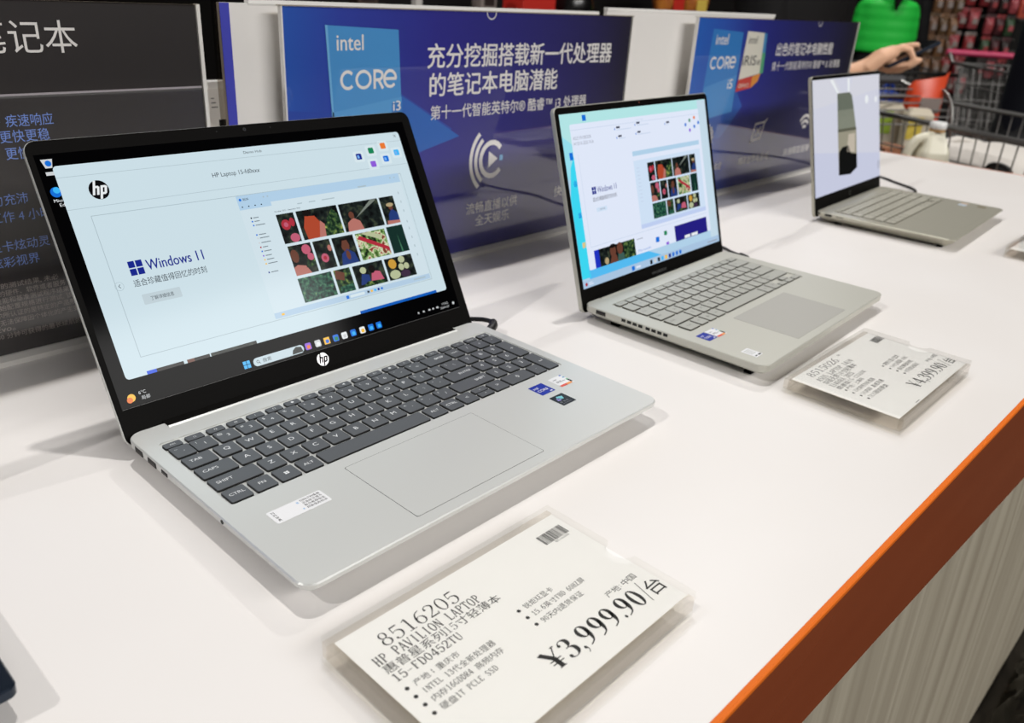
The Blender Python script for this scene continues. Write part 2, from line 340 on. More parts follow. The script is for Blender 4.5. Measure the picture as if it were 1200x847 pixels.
def key_rows_full():
    """the full-size keyboard with number pad: (x0, x1, yc, half depth, legend, kind)"""
    K = []; Y = dict(f=196.2, n=183.6, q=165.3, a=147.0, z=128.7, c=110.2); hd = 7.9
    F = ['esc', '\u2302', 'f2', 'f3', '?', '\u25cb', '\u25cf', '\u2190', '\u2192', '\u25c4', '\u25ba', 'f11', '\u25a0', '=', 'prt', 'ins', '\u00ab', '\u00bb', 'home', 'del']
    for k, s in enumerate(F): c = 19.5+16.77*k; K.append((c-6.8, c+6.8, Y['f'], 3.7, s, 'small'))
    K.append((13.2, 28.0, Y['n'], hd, '~\n`', 'two'))
    for k, (u, l) in enumerate(['!1', '@2', '#3', '$4', '%5', '^6', '&7', '*8', '(9', ')0', '_-', '+=']): c = 36.8+18.55*k; K.append((c-8.2, c+8.2, Y['n'], hd, u+'\n'+l, 'two'))
    K.append((251.0, 279.3, Y['n'], hd, 'BKSP', 'right'))
    K.append((13.2, 35.0, Y['q'], hd, 'TAB', 'left'))
    for k, s in enumerate(['Q', 'W', 'E', 'R', 'T', 'Y', 'U', 'I', 'O', 'P', '{\n[', '}\n]']): c = 45.4+18.5*k; K.append((c-8.2, c+8.2, Y['q'], hd, s, 'two' if '\n' in s else 'mid'))
    K.append((259.2, 279.3, Y['q'], hd, '|\n\\', 'two'))
    K.append((13.2, 40.2, Y['a'], hd, 'CAPS', 'left'))
    for k, s in enumerate(['A', 'S', 'D', 'F', 'G', 'H', 'J', 'K', 'L', ':\n;', '"\n\'']): c = 50.4+18.5*k; K.append((c-8.2, c+8.2, Y['a'], hd, s, 'two' if '\n' in s else 'mid'))
    K.append((246.0, 279.3, Y['a'], hd, 'ENTER', 'right'))
    K.append((13.2, 48.6, Y['z'], hd, 'SHIFT', 'left'))
    for k, s in enumerate(['Z', 'X', 'C', 'V', 'B', 'N', 'M', '<\n,', '>\n.', '?\n/']): c = 59.0+18.5*k; K.append((c-8.2, c+8.2, Y['z'], hd, s, 'two' if '\n' in s else 'mid'))
    K.append((236.2, 279.3, Y['z'], hd, 'SHIFT', 'right'))
    for a, c, s in ((13.2, 29.6, 'CTRL'), (32.2, 48.4, 'FN'), (51.0, 67.2, 'win'), (69.7, 85.3, 'ALT'), (87.9, 186.8, ''), (189.4, 206.2, 'ALT'), (208.6, 224.2, 'CTRL'), (226.6, 242.2, '<'), (262.9, 279.3, '>')):
        K.append((a, c, Y['c'], hd, s, 'win' if s == 'win' else 'mid'))
    K.append((244.6, 260.5, Y['c']+4.0, 3.6, '^', 'small')); K.append((244.6, 260.5, Y['c']-4.0, 3.6, 'v', 'small'))
    nx = [288.7, 305.4, 322.0, 338.6]
    for r, row in (('n', ['num', '/', '*', '-']), ('q', ['7', '8', '9']), ('a', ['4', '5', '6']), ('z', ['1', '2', '3'])):
        for k, s in enumerate(row): K.append((nx[k]-7.1, nx[k]+7.1, Y[r], hd, s, 'mid'))
    K.append((nx[0]-7.1, nx[1]+7.1, Y['c'], hd, '0', 'mid')); K.append((nx[2]-7.1, nx[2]+7.1, Y['c'], hd, '.', 'mid'))
    K.append((nx[3]-7.1, nx[3]+7.1, (Y['q']+Y['a'])/2, hd+9.15, '+', 'mid')); K.append((nx[3]-7.1, nx[3]+7.1, (Y['z']+Y['c'])/2, hd+9.15, '\u21b5', 'mid'))
    return K
def key_rows_compact(x0, x1, ytop, ybot, fh, nf, tail=0):
    """a keyboard without number pad fitted between x0..x1 and ytop..ybot"""
    K = []; pitch = (ytop-fh-ybot)/5; hd = pitch/2-1.15; L = x1-x0-tail; g = 1.35
    for k in range(nf): w_ = (x1-x0)/nf; K.append((x0+w_*k+g, x0+w_*(k+1)-g, ytop-fh/2, fh/2-1, ['esc', 'f1', 'f2', 'f3', 'f4', 'f5', 'f6', 'f7', 'f8', 'f9', 'f10', 'f11', 'f12', 'prt', 'del', 'on'][k % 16], 'small'))
    rows = [['`']+list('1234567890-=')+['Back'], ['Tab']+list('QWERTYUIOP[]')+['\\'], ['Caps']+list('ASDFGHJKL;\'')+['Enter'], ['Shift']+list('ZXCVBNM,./')+['Shift']]
    wid = [[1]*13+[1.9], [1.4]+[1]*12+[1.5], [1.7]+[1]*11+[2.2], [2.2]+[1]*10+[2.7]]
    for r in range(4):
        u = L/sum(wid[r]); x = x0
        for s, w_ in zip(rows[r], wid[r]): K.append((x+g, x+u*w_-g, ytop-fh-pitch*(r+.5), hd, s, 'mid' if len(s) == 1 else 'left')); x += u*w_
        if tail: K.append((x1-tail+g, x1-g, ytop-fh-pitch*(r+.5), hd, ['home', 'pgup', 'pgdn', 'end'][r], 'left'))
    y = ytop-fh-pitch*4.5; x = x0; ws = [1.3, 1, 1, 1.1, 5.6, 1.1, 1.1]; u = (x1-x0-3*L/15)/sum(ws)
    for s, w_ in zip(['Ctrl', 'Fn', 'win', 'Alt', '', 'Alt', 'Ctrl'], ws): K.append((x+g, x+u*w_-g, y, hd, s, 'win' if s == 'win' else 'mid')); x += u*w_
    a = L/15
    K.append((x+g, x+a-g, y-hd/2, hd/2-.3, '<', 'small')); K.append((x+a+g, x+2*a-g, y+hd/2+.2, hd/2-.3, '^', 'small')); K.append((x+a+g, x+2*a-g, y-hd/2-.2, hd/2-.3, 'v', 'small')); K.append((x+2*a+g, x1-g, y-hd/2, hd/2-.3, '>', 'small'))
    return K
def make_key(par, k, h, top_m, side_m, leg_m, up=.0008):
    x0, x1, yc, hd, s, kind = k; b = MB()
    b.slab((x0/1000, (yc-hd)/1000, x1/1000, (yc+hd)/1000), .0013, [(h-.0011, 0), (h+up-.0003, .0001), (h+up, .0004)], side_m, top_m, n=2)
    p = Print((0, 0, h+up), (1, 0, 0), (0, 1, 0), (0, 0, 1), .00003); p.mb = b; cx = (x0+x1)/2
    def put(tx, x, y, hh, anchor='c'):
        vs, fs, a, c, d, e = glyphs(tx); 
        if not vs: return
        H = glyphs('H'); kk = hh/(H[5]-H[4]); wd = (c-a)*kk*1.12; ht = (e-d)*kk
        if wd > (x1-x0)*.8: kk *= (x1-x0)*.8/wd; wd, ht = (c-a)*kk*1.12, (e-d)*kk
        xx = x-wd/2 if anchor == 'c' else (x if anchor == 'l' else x-wd)
        p.text(tx, xx, y-ht/2, wd, ht, leg_m, 1)
    if kind == 'win':
        for ox in (0, 1):
            for oy in (0, 1): p.rect(cx-1.6+1.75*ox, yc-1.6+1.75*oy, cx-.1+1.75*ox, yc-.1+1.75*oy, leg_m, 1)
    elif kind == 'two':
        u, l = s.split('\n'); put(u, x0+4, yc+3.4, 2.6); put(l, cx+1, yc-.4, 3.2)
    elif kind == 'left': put(s, x0+4, yc+1, 3.0, 'l')
    elif kind == 'right': put(s, x1-4.5, yc+1, 3.0, 'r')
    elif kind == 'small': put(s, cx, yc, 2.1)
    elif s: put(s, cx, yc+.6, 4.0 if len(s) == 1 else 2.9)
    return b.build('key', par)

def laptop(name, label, loc, rz, W, D, h, a, lh, col, keys, recess, tpad, scr, hinge, side, group=None, cr_=.011, key_top=None, kside=None, leg=None, bezel=(.5, .5), lid_r=.009, tmat=None, edge=None):
    """chassis, keys, touchpad, lid, bezel; returns root and a Print on the screen face"""
    t = thing(name, label, 'laptop', (loc[0], loc[1], 0), rz, group)
    zf, zbk = side                                       # lower edge of the side wall, front and back
    def fn(x, y, z):
        if z < h-.0015:
            e = zf+(zbk-zf)*min(max(y/D, 0), 1)
            z = e if z > .009 else (.0035+(e-.0035)*.55 if z > .005 else z)
        return (x, y, z)
    b = MB()
    b.slab((0, 0, W, D-.001), cr_, [(.0035, .016), (.006, .006), (.010, .0003), (h-.0008, 0), (h, .0008)], col, col, fn, 6, (tuple(v/1000 for v in recess), .003, .0011), col)
    b.build('chassis', t)
    for fx in (.03, W-.03):
        b = MB(); b.box((fx-.015, .02, 0), (fx+.015, .028, .0045), black_bezel); b.build('rubber_foot', t)
        b = MB(); b.box((fx-.015, D-.04, 0), (fx+.015, D-.03, .0045), black_bezel); b.build('rubber_foot', t)
    for k in keys: make_key(t, k, h, key_top, kside, leg)
    b = MB(); x0, y0, x1, y1 = [v/1000 for v in tpad]
    b.slab((x0-.0003, y0-.0003, x1+.0003, y1+.0003), .0015, [(h-.0004, 0), (h+.00005, 0)], edge or port_m, None, n=3)
    b.slab((x0, y0, x1, y1), .0015, [(h-.0004, 0), (h+.0001, 0)], tmat or col, None, n=3); b.build('touchpad', t)
    sa, ca = math.sin(a), math.cos(a)
    def lf(x, s, n): return (x, D+s*sa-n*ca, h-.005+s*ca+n*sa)
    b = MB(); b.slab((0, -.007, W, lh), lid_r, [(-.0062, .003), (-.0052, .0006), (-.0008, 0), (0, .0003)], col, col, lf, 6); b.build('lid', t)
    b = MB(); b.slab((bezel[0]/1000, -.0065, W-bezel[0]/1000, lh-bezel[1]/1000), lid_r-.0006, [(-.0001, 0), (.0005, 0), (.0008, .0003)], black_bezel, black_bezel, lf, 6); b.build('bezel', t)
    hx0, hx1, hy = [v/1000 for v in hinge]
    b = MB(); b.box((hx0, hy, h-.006), (hx1, D+.006, h+.0004), black_bezel); b.build('hinge_cover', t)
    b = MB(); P = [[(x, hy-.0022, h), (x, hy-.0006, h+.0008), (x, hy+.0002, h+.0006), (x, hy+.0002, h-.001)] for x in (hx0, hx1)]; b.loft(P, col); b.build('chamfer_strip', t)  # raised strip added to give the highlight along the deck's chamfer
    O = lf(0, 0, .00085); pr = Print(O, (1, 0, 0), (0, sa, ca), (0, -ca, sa))
    pr.rect(*scr, black_glass, 0)
    return t, pr
def port(t, name, y0, y1, z0, z1, m=port_m, x=-.0002, inner=None):
    b = MB(); b.box((x, y0/1000, z0/1000), (x+.003, y1/1000, z1/1000), m)
    if inner: b.box((x-.0001, y0/1000+.0008, z0/1000+.0008), (x+.002, y1/1000-.0008, z0/1000+.0017), inner)
    return b.build(name, t)

silver = mat('silver painted metal', (216, 217, 214), .36, .35, .5, bump=(1400, .02, .0002))
silver2 = mat('warm silver metal', (194, 193, 183), .4, .3, .5)
silver3 = mat('pale gold silver metal', (186, 183, 168), .34, .45, .5)
keyd = mat('dark grey key', (84, 87, 91), .4, 0, .5)
key2 = mat('grey key', (168, 168, 160), .5, .1); key2s = mat('grey key side', (70, 68, 62), .6)
key3 = mat('silver key', (170, 167, 153), .45, .2); key3s = mat('silver key side', (96, 92, 80), .6)
leg2 = mat('pale legend', (112, 112, 106), .6)

# ---- what the screens show
g_win = glow('window pale blue', (203, 222, 230)); g_win2 = glow('window paler', (214, 230, 236)); g_line = glow('window rule', (170, 188, 196))
g_txt = glow('screen text', (40, 48, 58)); g_black = glow('screen black', (6, 6, 8)); g_white = glow('screen white', (232, 236, 238)); g_navy = glow('logo navy', (16, 34, 138))
g_blue = glow('icon blue', (20, 110, 214)); g_cyan = glow('icon cyan', (60, 180, 245)); g_green = glow('icon green', (24, 130, 84)); g_pur = glow('icon purple', (140, 90, 215)); g_yel = glow('icon yellow', (244, 190, 60)); g_grey = glow('icon grey', (205, 208, 210)); g_orange = glow('icon orange', (232, 120, 50))
g_tab = glow('inner title blue', (176, 206, 230)); g_bar = glow('inner taskbar', (178, 204, 226)); g_soft = glow('inner page', (207, 224, 232))
pic_leaf = glow('picture leaves', (0, 0, 0), 1, (260, [(.35, (8, 14, 12)), (.5, (34, 62, 40)), (.62, (84, 110, 58)), (.75, (170, 176, 90))]))
pic_dark = glow('picture dark garden', (0, 0, 0), 1, (160, [(.35, (6, 8, 9)), (.55, (26, 34, 32)), (.7, (58, 66, 50))]))
pic_teal = glow('picture teal leaves', (0, 0, 0), 1, (330, [(.35, (10, 30, 28)), (.5, (30, 74, 62)), (.65, (64, 118, 88)), (.78, (150, 170, 110))]))
pic_veg = glow('picture vegetables', (0, 0, 0), 1, (190, [(.36, (20, 36, 20)), (.47, (110, 150, 76)), (.55, (220, 226, 190)), (.63, (150, 36, 44)), (.74, (50, 84, 40))]))
g_skin = glow('picture skin', (104, 62, 48)); g_pink = glow('picture pink', (190, 92, 116)); g_red = glow('picture red', (172, 48, 62)); g_or = glow('picture orange', (172, 70, 44)); g_den = glow('picture denim', (36, 58, 118)); g_straw = glow('picture straw', (176, 158, 120)); g_cauli = glow('picture cauliflower', (180, 188, 150)); g_sal = glow('picture salmon', (180, 114, 104)); g_hair = glow('picture hair', (20, 14, 13)); g_ygreen = glow('picture lime', (190, 200, 60))
def thumbs(p, fx, fy, L):
    """the twelve garden photographs in the gallery window"""
    def R(x0, y0, x1, y1, m, l=L): p.rect(fx(x0), fy(y0), fx(x1), fy(y1), m, l)
    def D(x, y, rx, ry, m, l=L+1): p.polys([[(fx(x+rx*math.cos(.5236*i)), fy(y+ry*math.sin(.5236*i))) for i in range(12)]], m, l)
    def Q(pts, m, l=L+1): p.poly([(fx(x), fy(y)) for x, y in pts], m, l)
    R(178.6, 119, 195.9, 145.4, pic_dark); D(185.5, 135.5, 4.6, 4.8, g_red); D(185.5, 135.5, 2.2, 2.2, g_pink, L+2); D(190.5, 123, 4.8, 4, g_pink); D(192, 137, 2.6, 4, g_red)
    R(198.5, 119, 241.9, 145.5, pic_dark); Q([(203, 119), (221, 119), (223, 128), (216, 139), (206, 140), (202, 130)], g_or); D(209, 142.5, 4.5, 3, g_hair, L+2); Q([(215, 119), (222, 119), (224, 130), (220, 134)], g_sal, L+2); Q([(220, 119), (241.9, 119), (241.9, 136), (236, 143), (229, 136), (222, 126)], pic_leaf)
    R(244, 118.7, 289.5, 145.3, pic_dark); Q([(247, 118.7), (265, 118.7), (263, 127), (256, 131), (249, 127)], g_sal); D(255, 133.5, 3, 3.6, g_skin, L+2); Q([(259, 130), (288, 144.5), (281, 145), (262, 132)], glow('picture water', (120, 128, 120)))
    R(291.8, 118.3, 309, 145.3, pic_dark); Q([(295, 118.3), (309, 118.3), (309, 128), (303, 133), (298, 128)], g_den); D(302, 137, 4.4, 2, g_straw, L+2); D(302.5, 134.5, 2.6, 3, g_skin); Q([(293, 118.3), (309, 118.3), (309, 121), (294, 122)], g_sal, L+2)
    R(179.8, 89.7, 203.1, 116.5, pic_dark); Q([(179.8, 89.7), (196, 89.7), (192, 97), (184, 99), (179.8, 97)], g_sal); D(184, 107, 4, 6, g_skin); D(197, 111, 4.6, 4.6, g_pink); D(199.5, 104, 3.4, 3.4, g_pink, L+2); Q([(192, 95), (203, 96), (203, 105), (196, 102)], pic_leaf)
    R(205.4, 89.9, 223.3, 116.4, pic_dark); D(213.5, 100, 4, 4.2, g_pink); D(213.5, 100, 1.8, 1.9, g_red, L+2); D(221, 108, 2.2, 3, g_sal)
    R(225.8, 89.7, 249.4, 116, pic_dark); Q([(229, 89.7), (248, 89.7), (246, 99), (239, 104), (232, 100)], g_den); D(238, 107.5, 4.6, 6.2, g_skin); Q([(233, 105), (234, 114), (242, 114), (243.5, 104), (241, 112), (236, 112)], g_hair, L+2); D(238.5, 98, 2.4, 4.4, g_skin, L+2)
    R(252.2, 89.9, 286.8, 115.6, pic_veg); Q([(254, 110), (286, 94), (286, 98), (256, 113.5)], glow('picture rhubarb', (172, 44, 60))); Q([(258, 115), (280, 106), (283, 110), (268, 115.4)], g_cauli)
    R(289.6, 89.7, 309.3, 116.1, glow('picture deep green', (18, 46, 40))); Q([(300, 90), (302, 90), (300, 108)], glow('picture sprout', (64, 118, 88)))
    R(179.5, 65.2, 214.5, 87.1, pic_teal); R(217, 65.2, 234.9, 87, pic_leaf); Q([(217, 79), (226, 76), (228, 83), (219, 87)], g_skin); Q([(218, 65.2), (234.9, 65.2), (234, 72), (220, 71)], pic_teal, L+1)
    R(238, 65.2, 272.8, 86.7, pic_dark); Q([(242, 68), (254, 68), (254, 76), (246, 78)], g_den); D(248.5, 81, 3.6, 3.2, g_cauli, L+2); Q([(254, 68), (270, 67), (267, 77), (258, 79)], g_pink); D(258.5, 80.5, 3.6, 4, g_hair, L+2); Q([(243, 65.2), (272.8, 65.2), (272, 68.5), (250, 70)], pic_leaf, L+2)
    R(275.3, 65.1, 309, 86.4, pic_dark); D(283.5, 80.5, 4.8, 4.8, glow('picture pumpkin', (200, 152, 60))); D(283.5, 70, 6.4, 4.4, g_cauli); D(295.5, 83, 4, 3.4, g_cauli); D(293, 76, 3.4, 3.4, g_cauli); D(299.5, 76, 3.2, 3.2, g_cauli); D(296, 69, 6, 3.6, glow('picture beet', (62, 44, 66)))
def core_word(p, x, y, wd, h, m, L):
    u = wd/100; T_ = h*.16; lay = [L]
    def B_(pts): p.polys(brush([(x+u*a, y+c*h, T_) for a, c in pts], False), m, lay[0]); lay[0] += .12
    def A_(cx, rx, a0, a1): B_([(cx+rx*math.cos(math.radians(a0+(a1-a0)*k/20)), .5+(.5-T_/h/2)*math.sin(math.radians(a0+(a1-a0)*k/20))) for k in range(21)])
    A_(12, 11, 45, 315); A_(40, 12.5, 0, 360)
    B_([(60, 0), (60, 1)]); B_([(60, .92), (66, .92), (70, .9), (73.5, .82), (74.5, .7), (73.5, .57), (70, .48), (66, .46), (60, .46)]); B_([(67, .46), (75.5, 0)])
    A_(89, 11, 0, 318); B_([(78, .5), (101, .5)])
def four(p, x0, y0, x1, y1, m, L):
    gx = (x1-x0)*.04; mx, my = (x0+x1)/2, (y0+y1)/2
    for a, b_, c, d in ((x0, y0, mx-gx, my-gx), (mx+gx, y0, x1, my-gx), (x0, my+gx, mx-gx, y1), (mx+gx, my+gx, x1, y1)): p.rect(a, b_, c, d, m, L)
def hp_mark(p, x, y, r, disc, letters, L):
    """round badge with the two slanted letters cut through its rim"""
    p.disk(x, y, r, disc, L)
    def sl(pts): p.poly([(x+(u+.3*v)*r, y+v*r) for u, v in pts], letters, L+1)
    sl([(-.62, -.5), (-.38, -.5), (-.38, .96), (-.62, .96)]); sl([(-.38, .2), (-.1, .2), (-.1, .42), (-.38, .42)]); sl([(-.2, -.5), (.03, -.5), (.03, .3), (-.2, .42)])
    sl([(.14, -.96), (.38, -.96), (.38, .42), (.14, .42)]); sl([(.38, .2), (.6, .2), (.6, .42), (.38, .42)]); sl([(.55, -.42), (.8, -.42), (.8, .3), (.55, .42)]); sl([(.38, -.5), (.7, -.5), (.7, -.28), (.38, -.28)])

# ---- laptop nearest the camera
L1, p = laptop('laptop', 'open silver laptop with dark grey keys and number pad, nearest and largest on the table', (0, 0), 0, .3598, .2317, .0192, .4927, .2272, silver,
               key_rows_full(), (11.8, 101.0, 349.0, 203.6), (92.9, 10.6, 218.4, 89.5), (4.9, 22.4, 349.5, 216.4), (29.7, 328.7, 223.8), (.0152, .0125), key_top=keyd, kside=key_side, leg=legend_m)
# desktop and the demo window
p.poly(rrect((14.7, 42.6, 340, 207), 3, 0, 4), g_win, 1)
p.line([(14.7, 198.1), (340, 198.1)], .35, g_line, 2); p.line([(14.7, 173.7), (340, 174.6)], .35, g_line, 2)
p.text('Demo Hub', 167.8, 201.3, 17.4, 2.2, g_txt, 2, -.01); p.text('HP Laptop 15-fd0xxx', 133.5, 183.2, 44, 5, g_txt, 2)
p.line([(333, 202), (335.6, 204.6)], .4, g_txt, 2); p.line([(333, 204.6), (335.6, 202)], .4, g_txt, 2)
hp_mark(p, 41.6, 186, 7.4, g_black, g_white, 2)
for x, y, m in ((284.4, 186.9, g_navy), (300.3, 191.3, g_green), (315.4, 181.8, g_blue), (330.4, 186.6, g_cyan), (298.6, 178.2, g_pur), (316.1, 194.6, g_orange)):
    p.rrect(x-6, y-5.2, x+6, y+5.2, 1.6, g_win2, 2); p.rrect(x-3.2, y-2.8, x+3.2, y+3, 1.1, m, 3); p.rect(x-2, y-1.6, x+.4, y+1.4, glow('icon light', (120, 175, 240)) if m in (g_navy, g_blue, g_cyan) else m, 4)
for a, c in (((29.6, 167.2), (327, 165.5)), ((327, 165.5), (325.5, 57)), ((325.5, 57), (30.2, 56.6)), ((30.2, 56.6), (29.6, 167.2))): p.line([a, c], .5, g_line, 2)
p.rrect(46, 94.3, 76.5, 102.4, .8, glow('button grey', (190, 206, 213)), 2); p.text('\u4e86\u89e3\u8be6\u7ec6\u4fe1\u606f', 52, 96.6, 18.5, 3.4, g_txt, 3, -.012)
p.ring(32.4, 111.9, 3.4, .3, g_line, 2); p.line([(33.2, 113.3), (31.9, 111.9), (33.2, 110.5)], .5, g_txt, 2)
four(p, 43.6, 117.8, 54.4, 129, g_navy, 3); p.text('Windows 11', 57, 119.8, 46.6, 8, g_navy, 3, .012)
p.text('\u9002\u5408\u73cd\u85cf\u503c\u5f97\u56de\u5fc6\u7684\u65f6\u523b', 43.2, 108.9, 59.2, 5.7, g_txt, 3)
p.rect(147.5, 58, 324, 166.2, g_soft, 2); p.rect(147.5, 157.5, 324, 166.2, g_tab, 3); p.rect(147.5, 58, 324, 63, g_bar, 3); p.rect(147.5, 154, 178, 157.5, g_tab, 3)
p.text('\u56fe\u5e93', 153, 161.6, 5.5, 2.2, g_txt, 4); p.disk(150.5, 162.7, 1.2, g_blue, 4)
for x in (172, 176, 312, 317): p.rect(x, 162, x+1.4, 163.2, g_line, 4)
for x in (150, 156, 162, 168): p.rect(x, 156, x+1.2, 157, g_txt, 4)
for x, wd in ((203, 5), (215, 7), (229, 14), (272, 10)): p.rect(x, 151.6 if x < 260 else 158, x+wd, 152.5 if x < 260 else 159.2, g_line, 4)
p.text('October 2023 - September 2023', 178.5, 147.2, 26, 1.7, g_txt, 4)
for k, y in enumerate((146.1, 143, 139.6, 131.3, 128.3, 124.2, 120.3, 116.7, 112.8, 109.3, 105.7, 98)):
    p.rect(154.6, y-.6, 155.9, y+.7, (g_txt, g_blue, g_blue, g_blue, g_grey, g_grey, g_red, g_blue, g_pur, g_yel, g_yel, g_navy)[k], 4); p.rect(157.2, y-.4, 157.2+(5, 5, 9, 7, 9, 9, 5, 7, 6, 7, 9, 7)[k], y+.35, glow('sidebar grey', (120, 132, 140)), 4)
thumbs(p, lambda x: x, lambda y: y, 4)
for y in (147, 138, 129, 118, 111, 102, 93, 84): p.rect(316.5, y-1.2, 317.6, y+1.2, g_line, 4)
p.rect(154, 59.6, 157, 61.4, g_yel, 4); p.rrect(222, 59, 225, 62, .5, g_blue, 4); p.rrect(226.5, 59.2, 243, 61.8, 1, g_win2, 4)
for k, m in enumerate((g_txt, g_yel, g_cyan, g_navy, g_blue)): p.rect(246+4*k, 59.6, 248.4+4*k, 61.6, m, 4)
p.rect(303, 60, 318, 61.2, g_line, 4)
for x0, x1, m in ((30.8, 38.4, glow('strip blue', (24, 84, 220))), (38.4, 60.2, g_hair), (63, 69, g_skin), (69, 82, g_hair), (83, 95.7, pic_dark), (95.7, 124, pic_dark)): p.rect(x0, 42.6, x1, 45.2, m, 2)
p.rect(231.6, 42.6, 326.3, 45.2, glow('strip blue two', (16, 92, 186)), 2)
# taskbar and desktop icons
four(p, 106.3, 24.9, 112.5, 31.1, g_cyan, 2); p.rrect(115.3, 24.2, 164.2, 31.2, 3.4, glow('search pill', (196, 214, 222)), 2); p.ring(119.5, 27.9, 1.3, .4, g_txt, 3); p.line([(120.4, 27), (121.6, 25.8)], .4, g_txt, 3); p.text('\u641c\u7d22', 124, 26, 8, 3.4, g_txt, 3, -.01)
p.poly([(152, 24.8), (163, 25), (162, 29.5), (157, 30.6), (153.5, 28.4)], pic_dark, 3)
for x, m, m2 in ((168.9, g_pur, g_orange), (179, g_grey, g_white), (188.5, g_yel, g_blue), (198.2, g_blue, g_green), (207.6, g_white, g_grey), (217.5, g_blue, g_cyan), (227.9, g_white, g_yel), (237.8, g_blue, g_cyan), (247.1, g_blue, g_cyan)):
    p.rrect(x-3, 25, x+3, 31, 1.2 if m is not g_yel else .4, m, 2); p.rrect(x-1.4, 25.8, x+2, 29, .8, m2, 3)
for x, wd in ((296.3, 1.5), (303, 2), (310.4, 2.4), (315.5, 2), (321.1, 2.8)): p.rect(x-wd/2, 27.2, x+wd/2, 28.8, g_grey, 2)
p.text('17:52', 328, 28.7, 8, 2, g_grey, 2); p.text('2024/1/27', 324.5, 25, 12, 2, g_grey, 2); p.disk(342.7, 27.8, 1.4, g_grey, 2)
p.disk(14, 29, 3, g_yel, 2); p.disk(12.4, 27.6, 2.2, g_orange, 3); p.text('6\u00b0C', 20, 30, 5.5, 2.6, g_grey, 2); p.text('\u5c40\u90e8', 21, 25.6, 6.5, 3, g_grey, 2)
p.poly([(8.4, 212.6), (16.6, 212.6), (14.9, 206), (10.2, 206)], g_grey, 1); p.disk(12.9, 209.4, 2.2, g_blue, 3); p.rect(9.2, 200.6, 14.7, 203.2, g_grey, 1)
p.disk(11.6, 188, 3.8, g_blue, 1); p.disk(12.4, 189.4, 2.4, g_cyan, 2); p.text('Micr', 8.2, 180.6, 6.5, 2.3, g_white, 2); p.text('Ed', 11.2, 177.2, 3.5, 2.3, g_white, 2)
p.line([(5, 22), (349, 22)], .3, mat('screen seam', (58, 58, 58), .4), 1)
p.build('screen', L1)
b = Print((0, 0, 0), (1, 0, 0), (0, 1, 0), (0, 0, 1)); b.O = p.O; b.ex = p.ex; b.ey = p.ey; b.n = p.n
hp_mark(b, 178.9, 13.3, 5.9, mat('badge silver', (196, 196, 198), .3, .6), black_bezel, 1); b.build('logo_badge', L1, 'round silver badge with two slanted letters')
b = Print(p.O, p.ex, p.ey, p.n); b.disk(175.8, 222.3, 1.5, port_m, 1); b.disk(175.8, 222.3, .7, mat('lens glass', (30, 32, 44), .1), 2); b.disk(150, 222.3, .5, port_m, 1); b.disk(201, 222.3, .5, port_m, 1); b.build('webcam', L1)
usb_in = mat('port tongue', (150, 150, 150), .4, .5)
port(L1, 'usb_port', 203.2, 214.6, 13.0, 17.4, inner=gold_m); port(L1, 'hdmi_port', 182.8, 194.8, 13.2, 17.6, inner=gold_m); port(L1, 'usb_c_port', 165.8, 174.4, 14.2, 17.0, inner=gold_m)
b = MB(); b.tube([(-.0003, .0922, .0165), (.003, .0922, .0165)], .0016, port_m); b.build('audio_jack', L1)
def flat(root, h, up=.0002): return Print((0, 0, h+up*.4), (1, 0, 0), (0, 1, 0), (0, 0, 1), .00005)
s_iris = [mat('sticker strip '+str(k), c, .3) for k, c in enumerate([(44, 92, 196), (70, 150, 200), (90, 180, 120), (222, 84, 66), (238, 150, 70)])]
txt_w = mat('sticker text white', (232, 232, 236), .4); txt_d = mat('sticker text grey', (80, 82, 90), .5)
def core_sticker(root, h, x, y, s=17.2, nm='sticker'):
    q = flat(root, h); q.rrect(x, y, x+s, y+s, .6, st_blue, 1); q.text('intel', x+s*.1, y+s*.62, s*.34, s*.2, txt_w, 2); q.text('CORE', x+s*.12, y+s*.3, s*.72, s*.2, txt_w, 2, .01); q.rect(x+s*.72, y+s*.08, x+s*.88, y+s*.16, txt_w, 2); q.build(nm, root, 'square blue processor sticker')
def iris_sticker(root, h, x, y, s=17.2):
    q = flat(root, h); q.rrect(x, y, x+s, y+s, .6, st_white, 1)
    for k in range(3): q.rect(x+s*.86, y+s*(.9-.24*k), x+s, y+s*(1-.24*k if k else 1), s_iris[k], 2)
    q.rect(x+s*.86, y+s*.1, x+s, y+s*.42, st_black, 2); q.rect(x, y, x+s*.5, y+s*.17, s_iris[3], 2); q.rect(x+s*.5, y, x+s*.86, y+s*.17, s_iris[4], 2)
    q.text('intel', x+s*.14, y+s*.7, s*.28, s*.13, txt_d, 3); q.text('iRIS', x+s*.14, y+s*.4, s*.4, s*.17, txt_d, 3); q.text('xe', x+s*.58, y+s*.4, s*.16, s*.1, txt_d, 3); q.build('sticker', root, 'white sticker with rainbow right and bottom edges')
core_sticker(L1, .0192, 286.6, 71.4); iris_sticker(L1, .0192, 312.4, 71.2)
q = flat(L1, .0192); q.rrect(286.4, 47.5, 303.2, 64.3, .8, st_black, 1)
q.poly([(291, 58), (297, 56.4), (299, 60.5), (293, 62.2)], mat('sticker teal', (120, 196, 206), .3), 2); q.poly([(289, 56), (292.5, 55), (294, 59), (290.6, 60)], mat('sticker lilac', (150, 140, 208), .3), 2)
for x in (288.5, 292.4, 296): q.rect(x, 51.6, x+2.2, 54, txt_d, 2)
q.rect(288.5, 49.6, 299, 50.4, txt_d, 2); q.build('sticker', L1, 'square black sticker with pale blue shape')
q = flat(L1, .0192); q.rrect(22.6, 63.2, 63.8, 78.4, 1.2, st_white, 1)
[q.text(ch, 24.8, 74.4-3*k, 2.3, 2.3, ink, 2) for k, ch in enumerate('\u626b\u7801\u9a8c\u771f')]
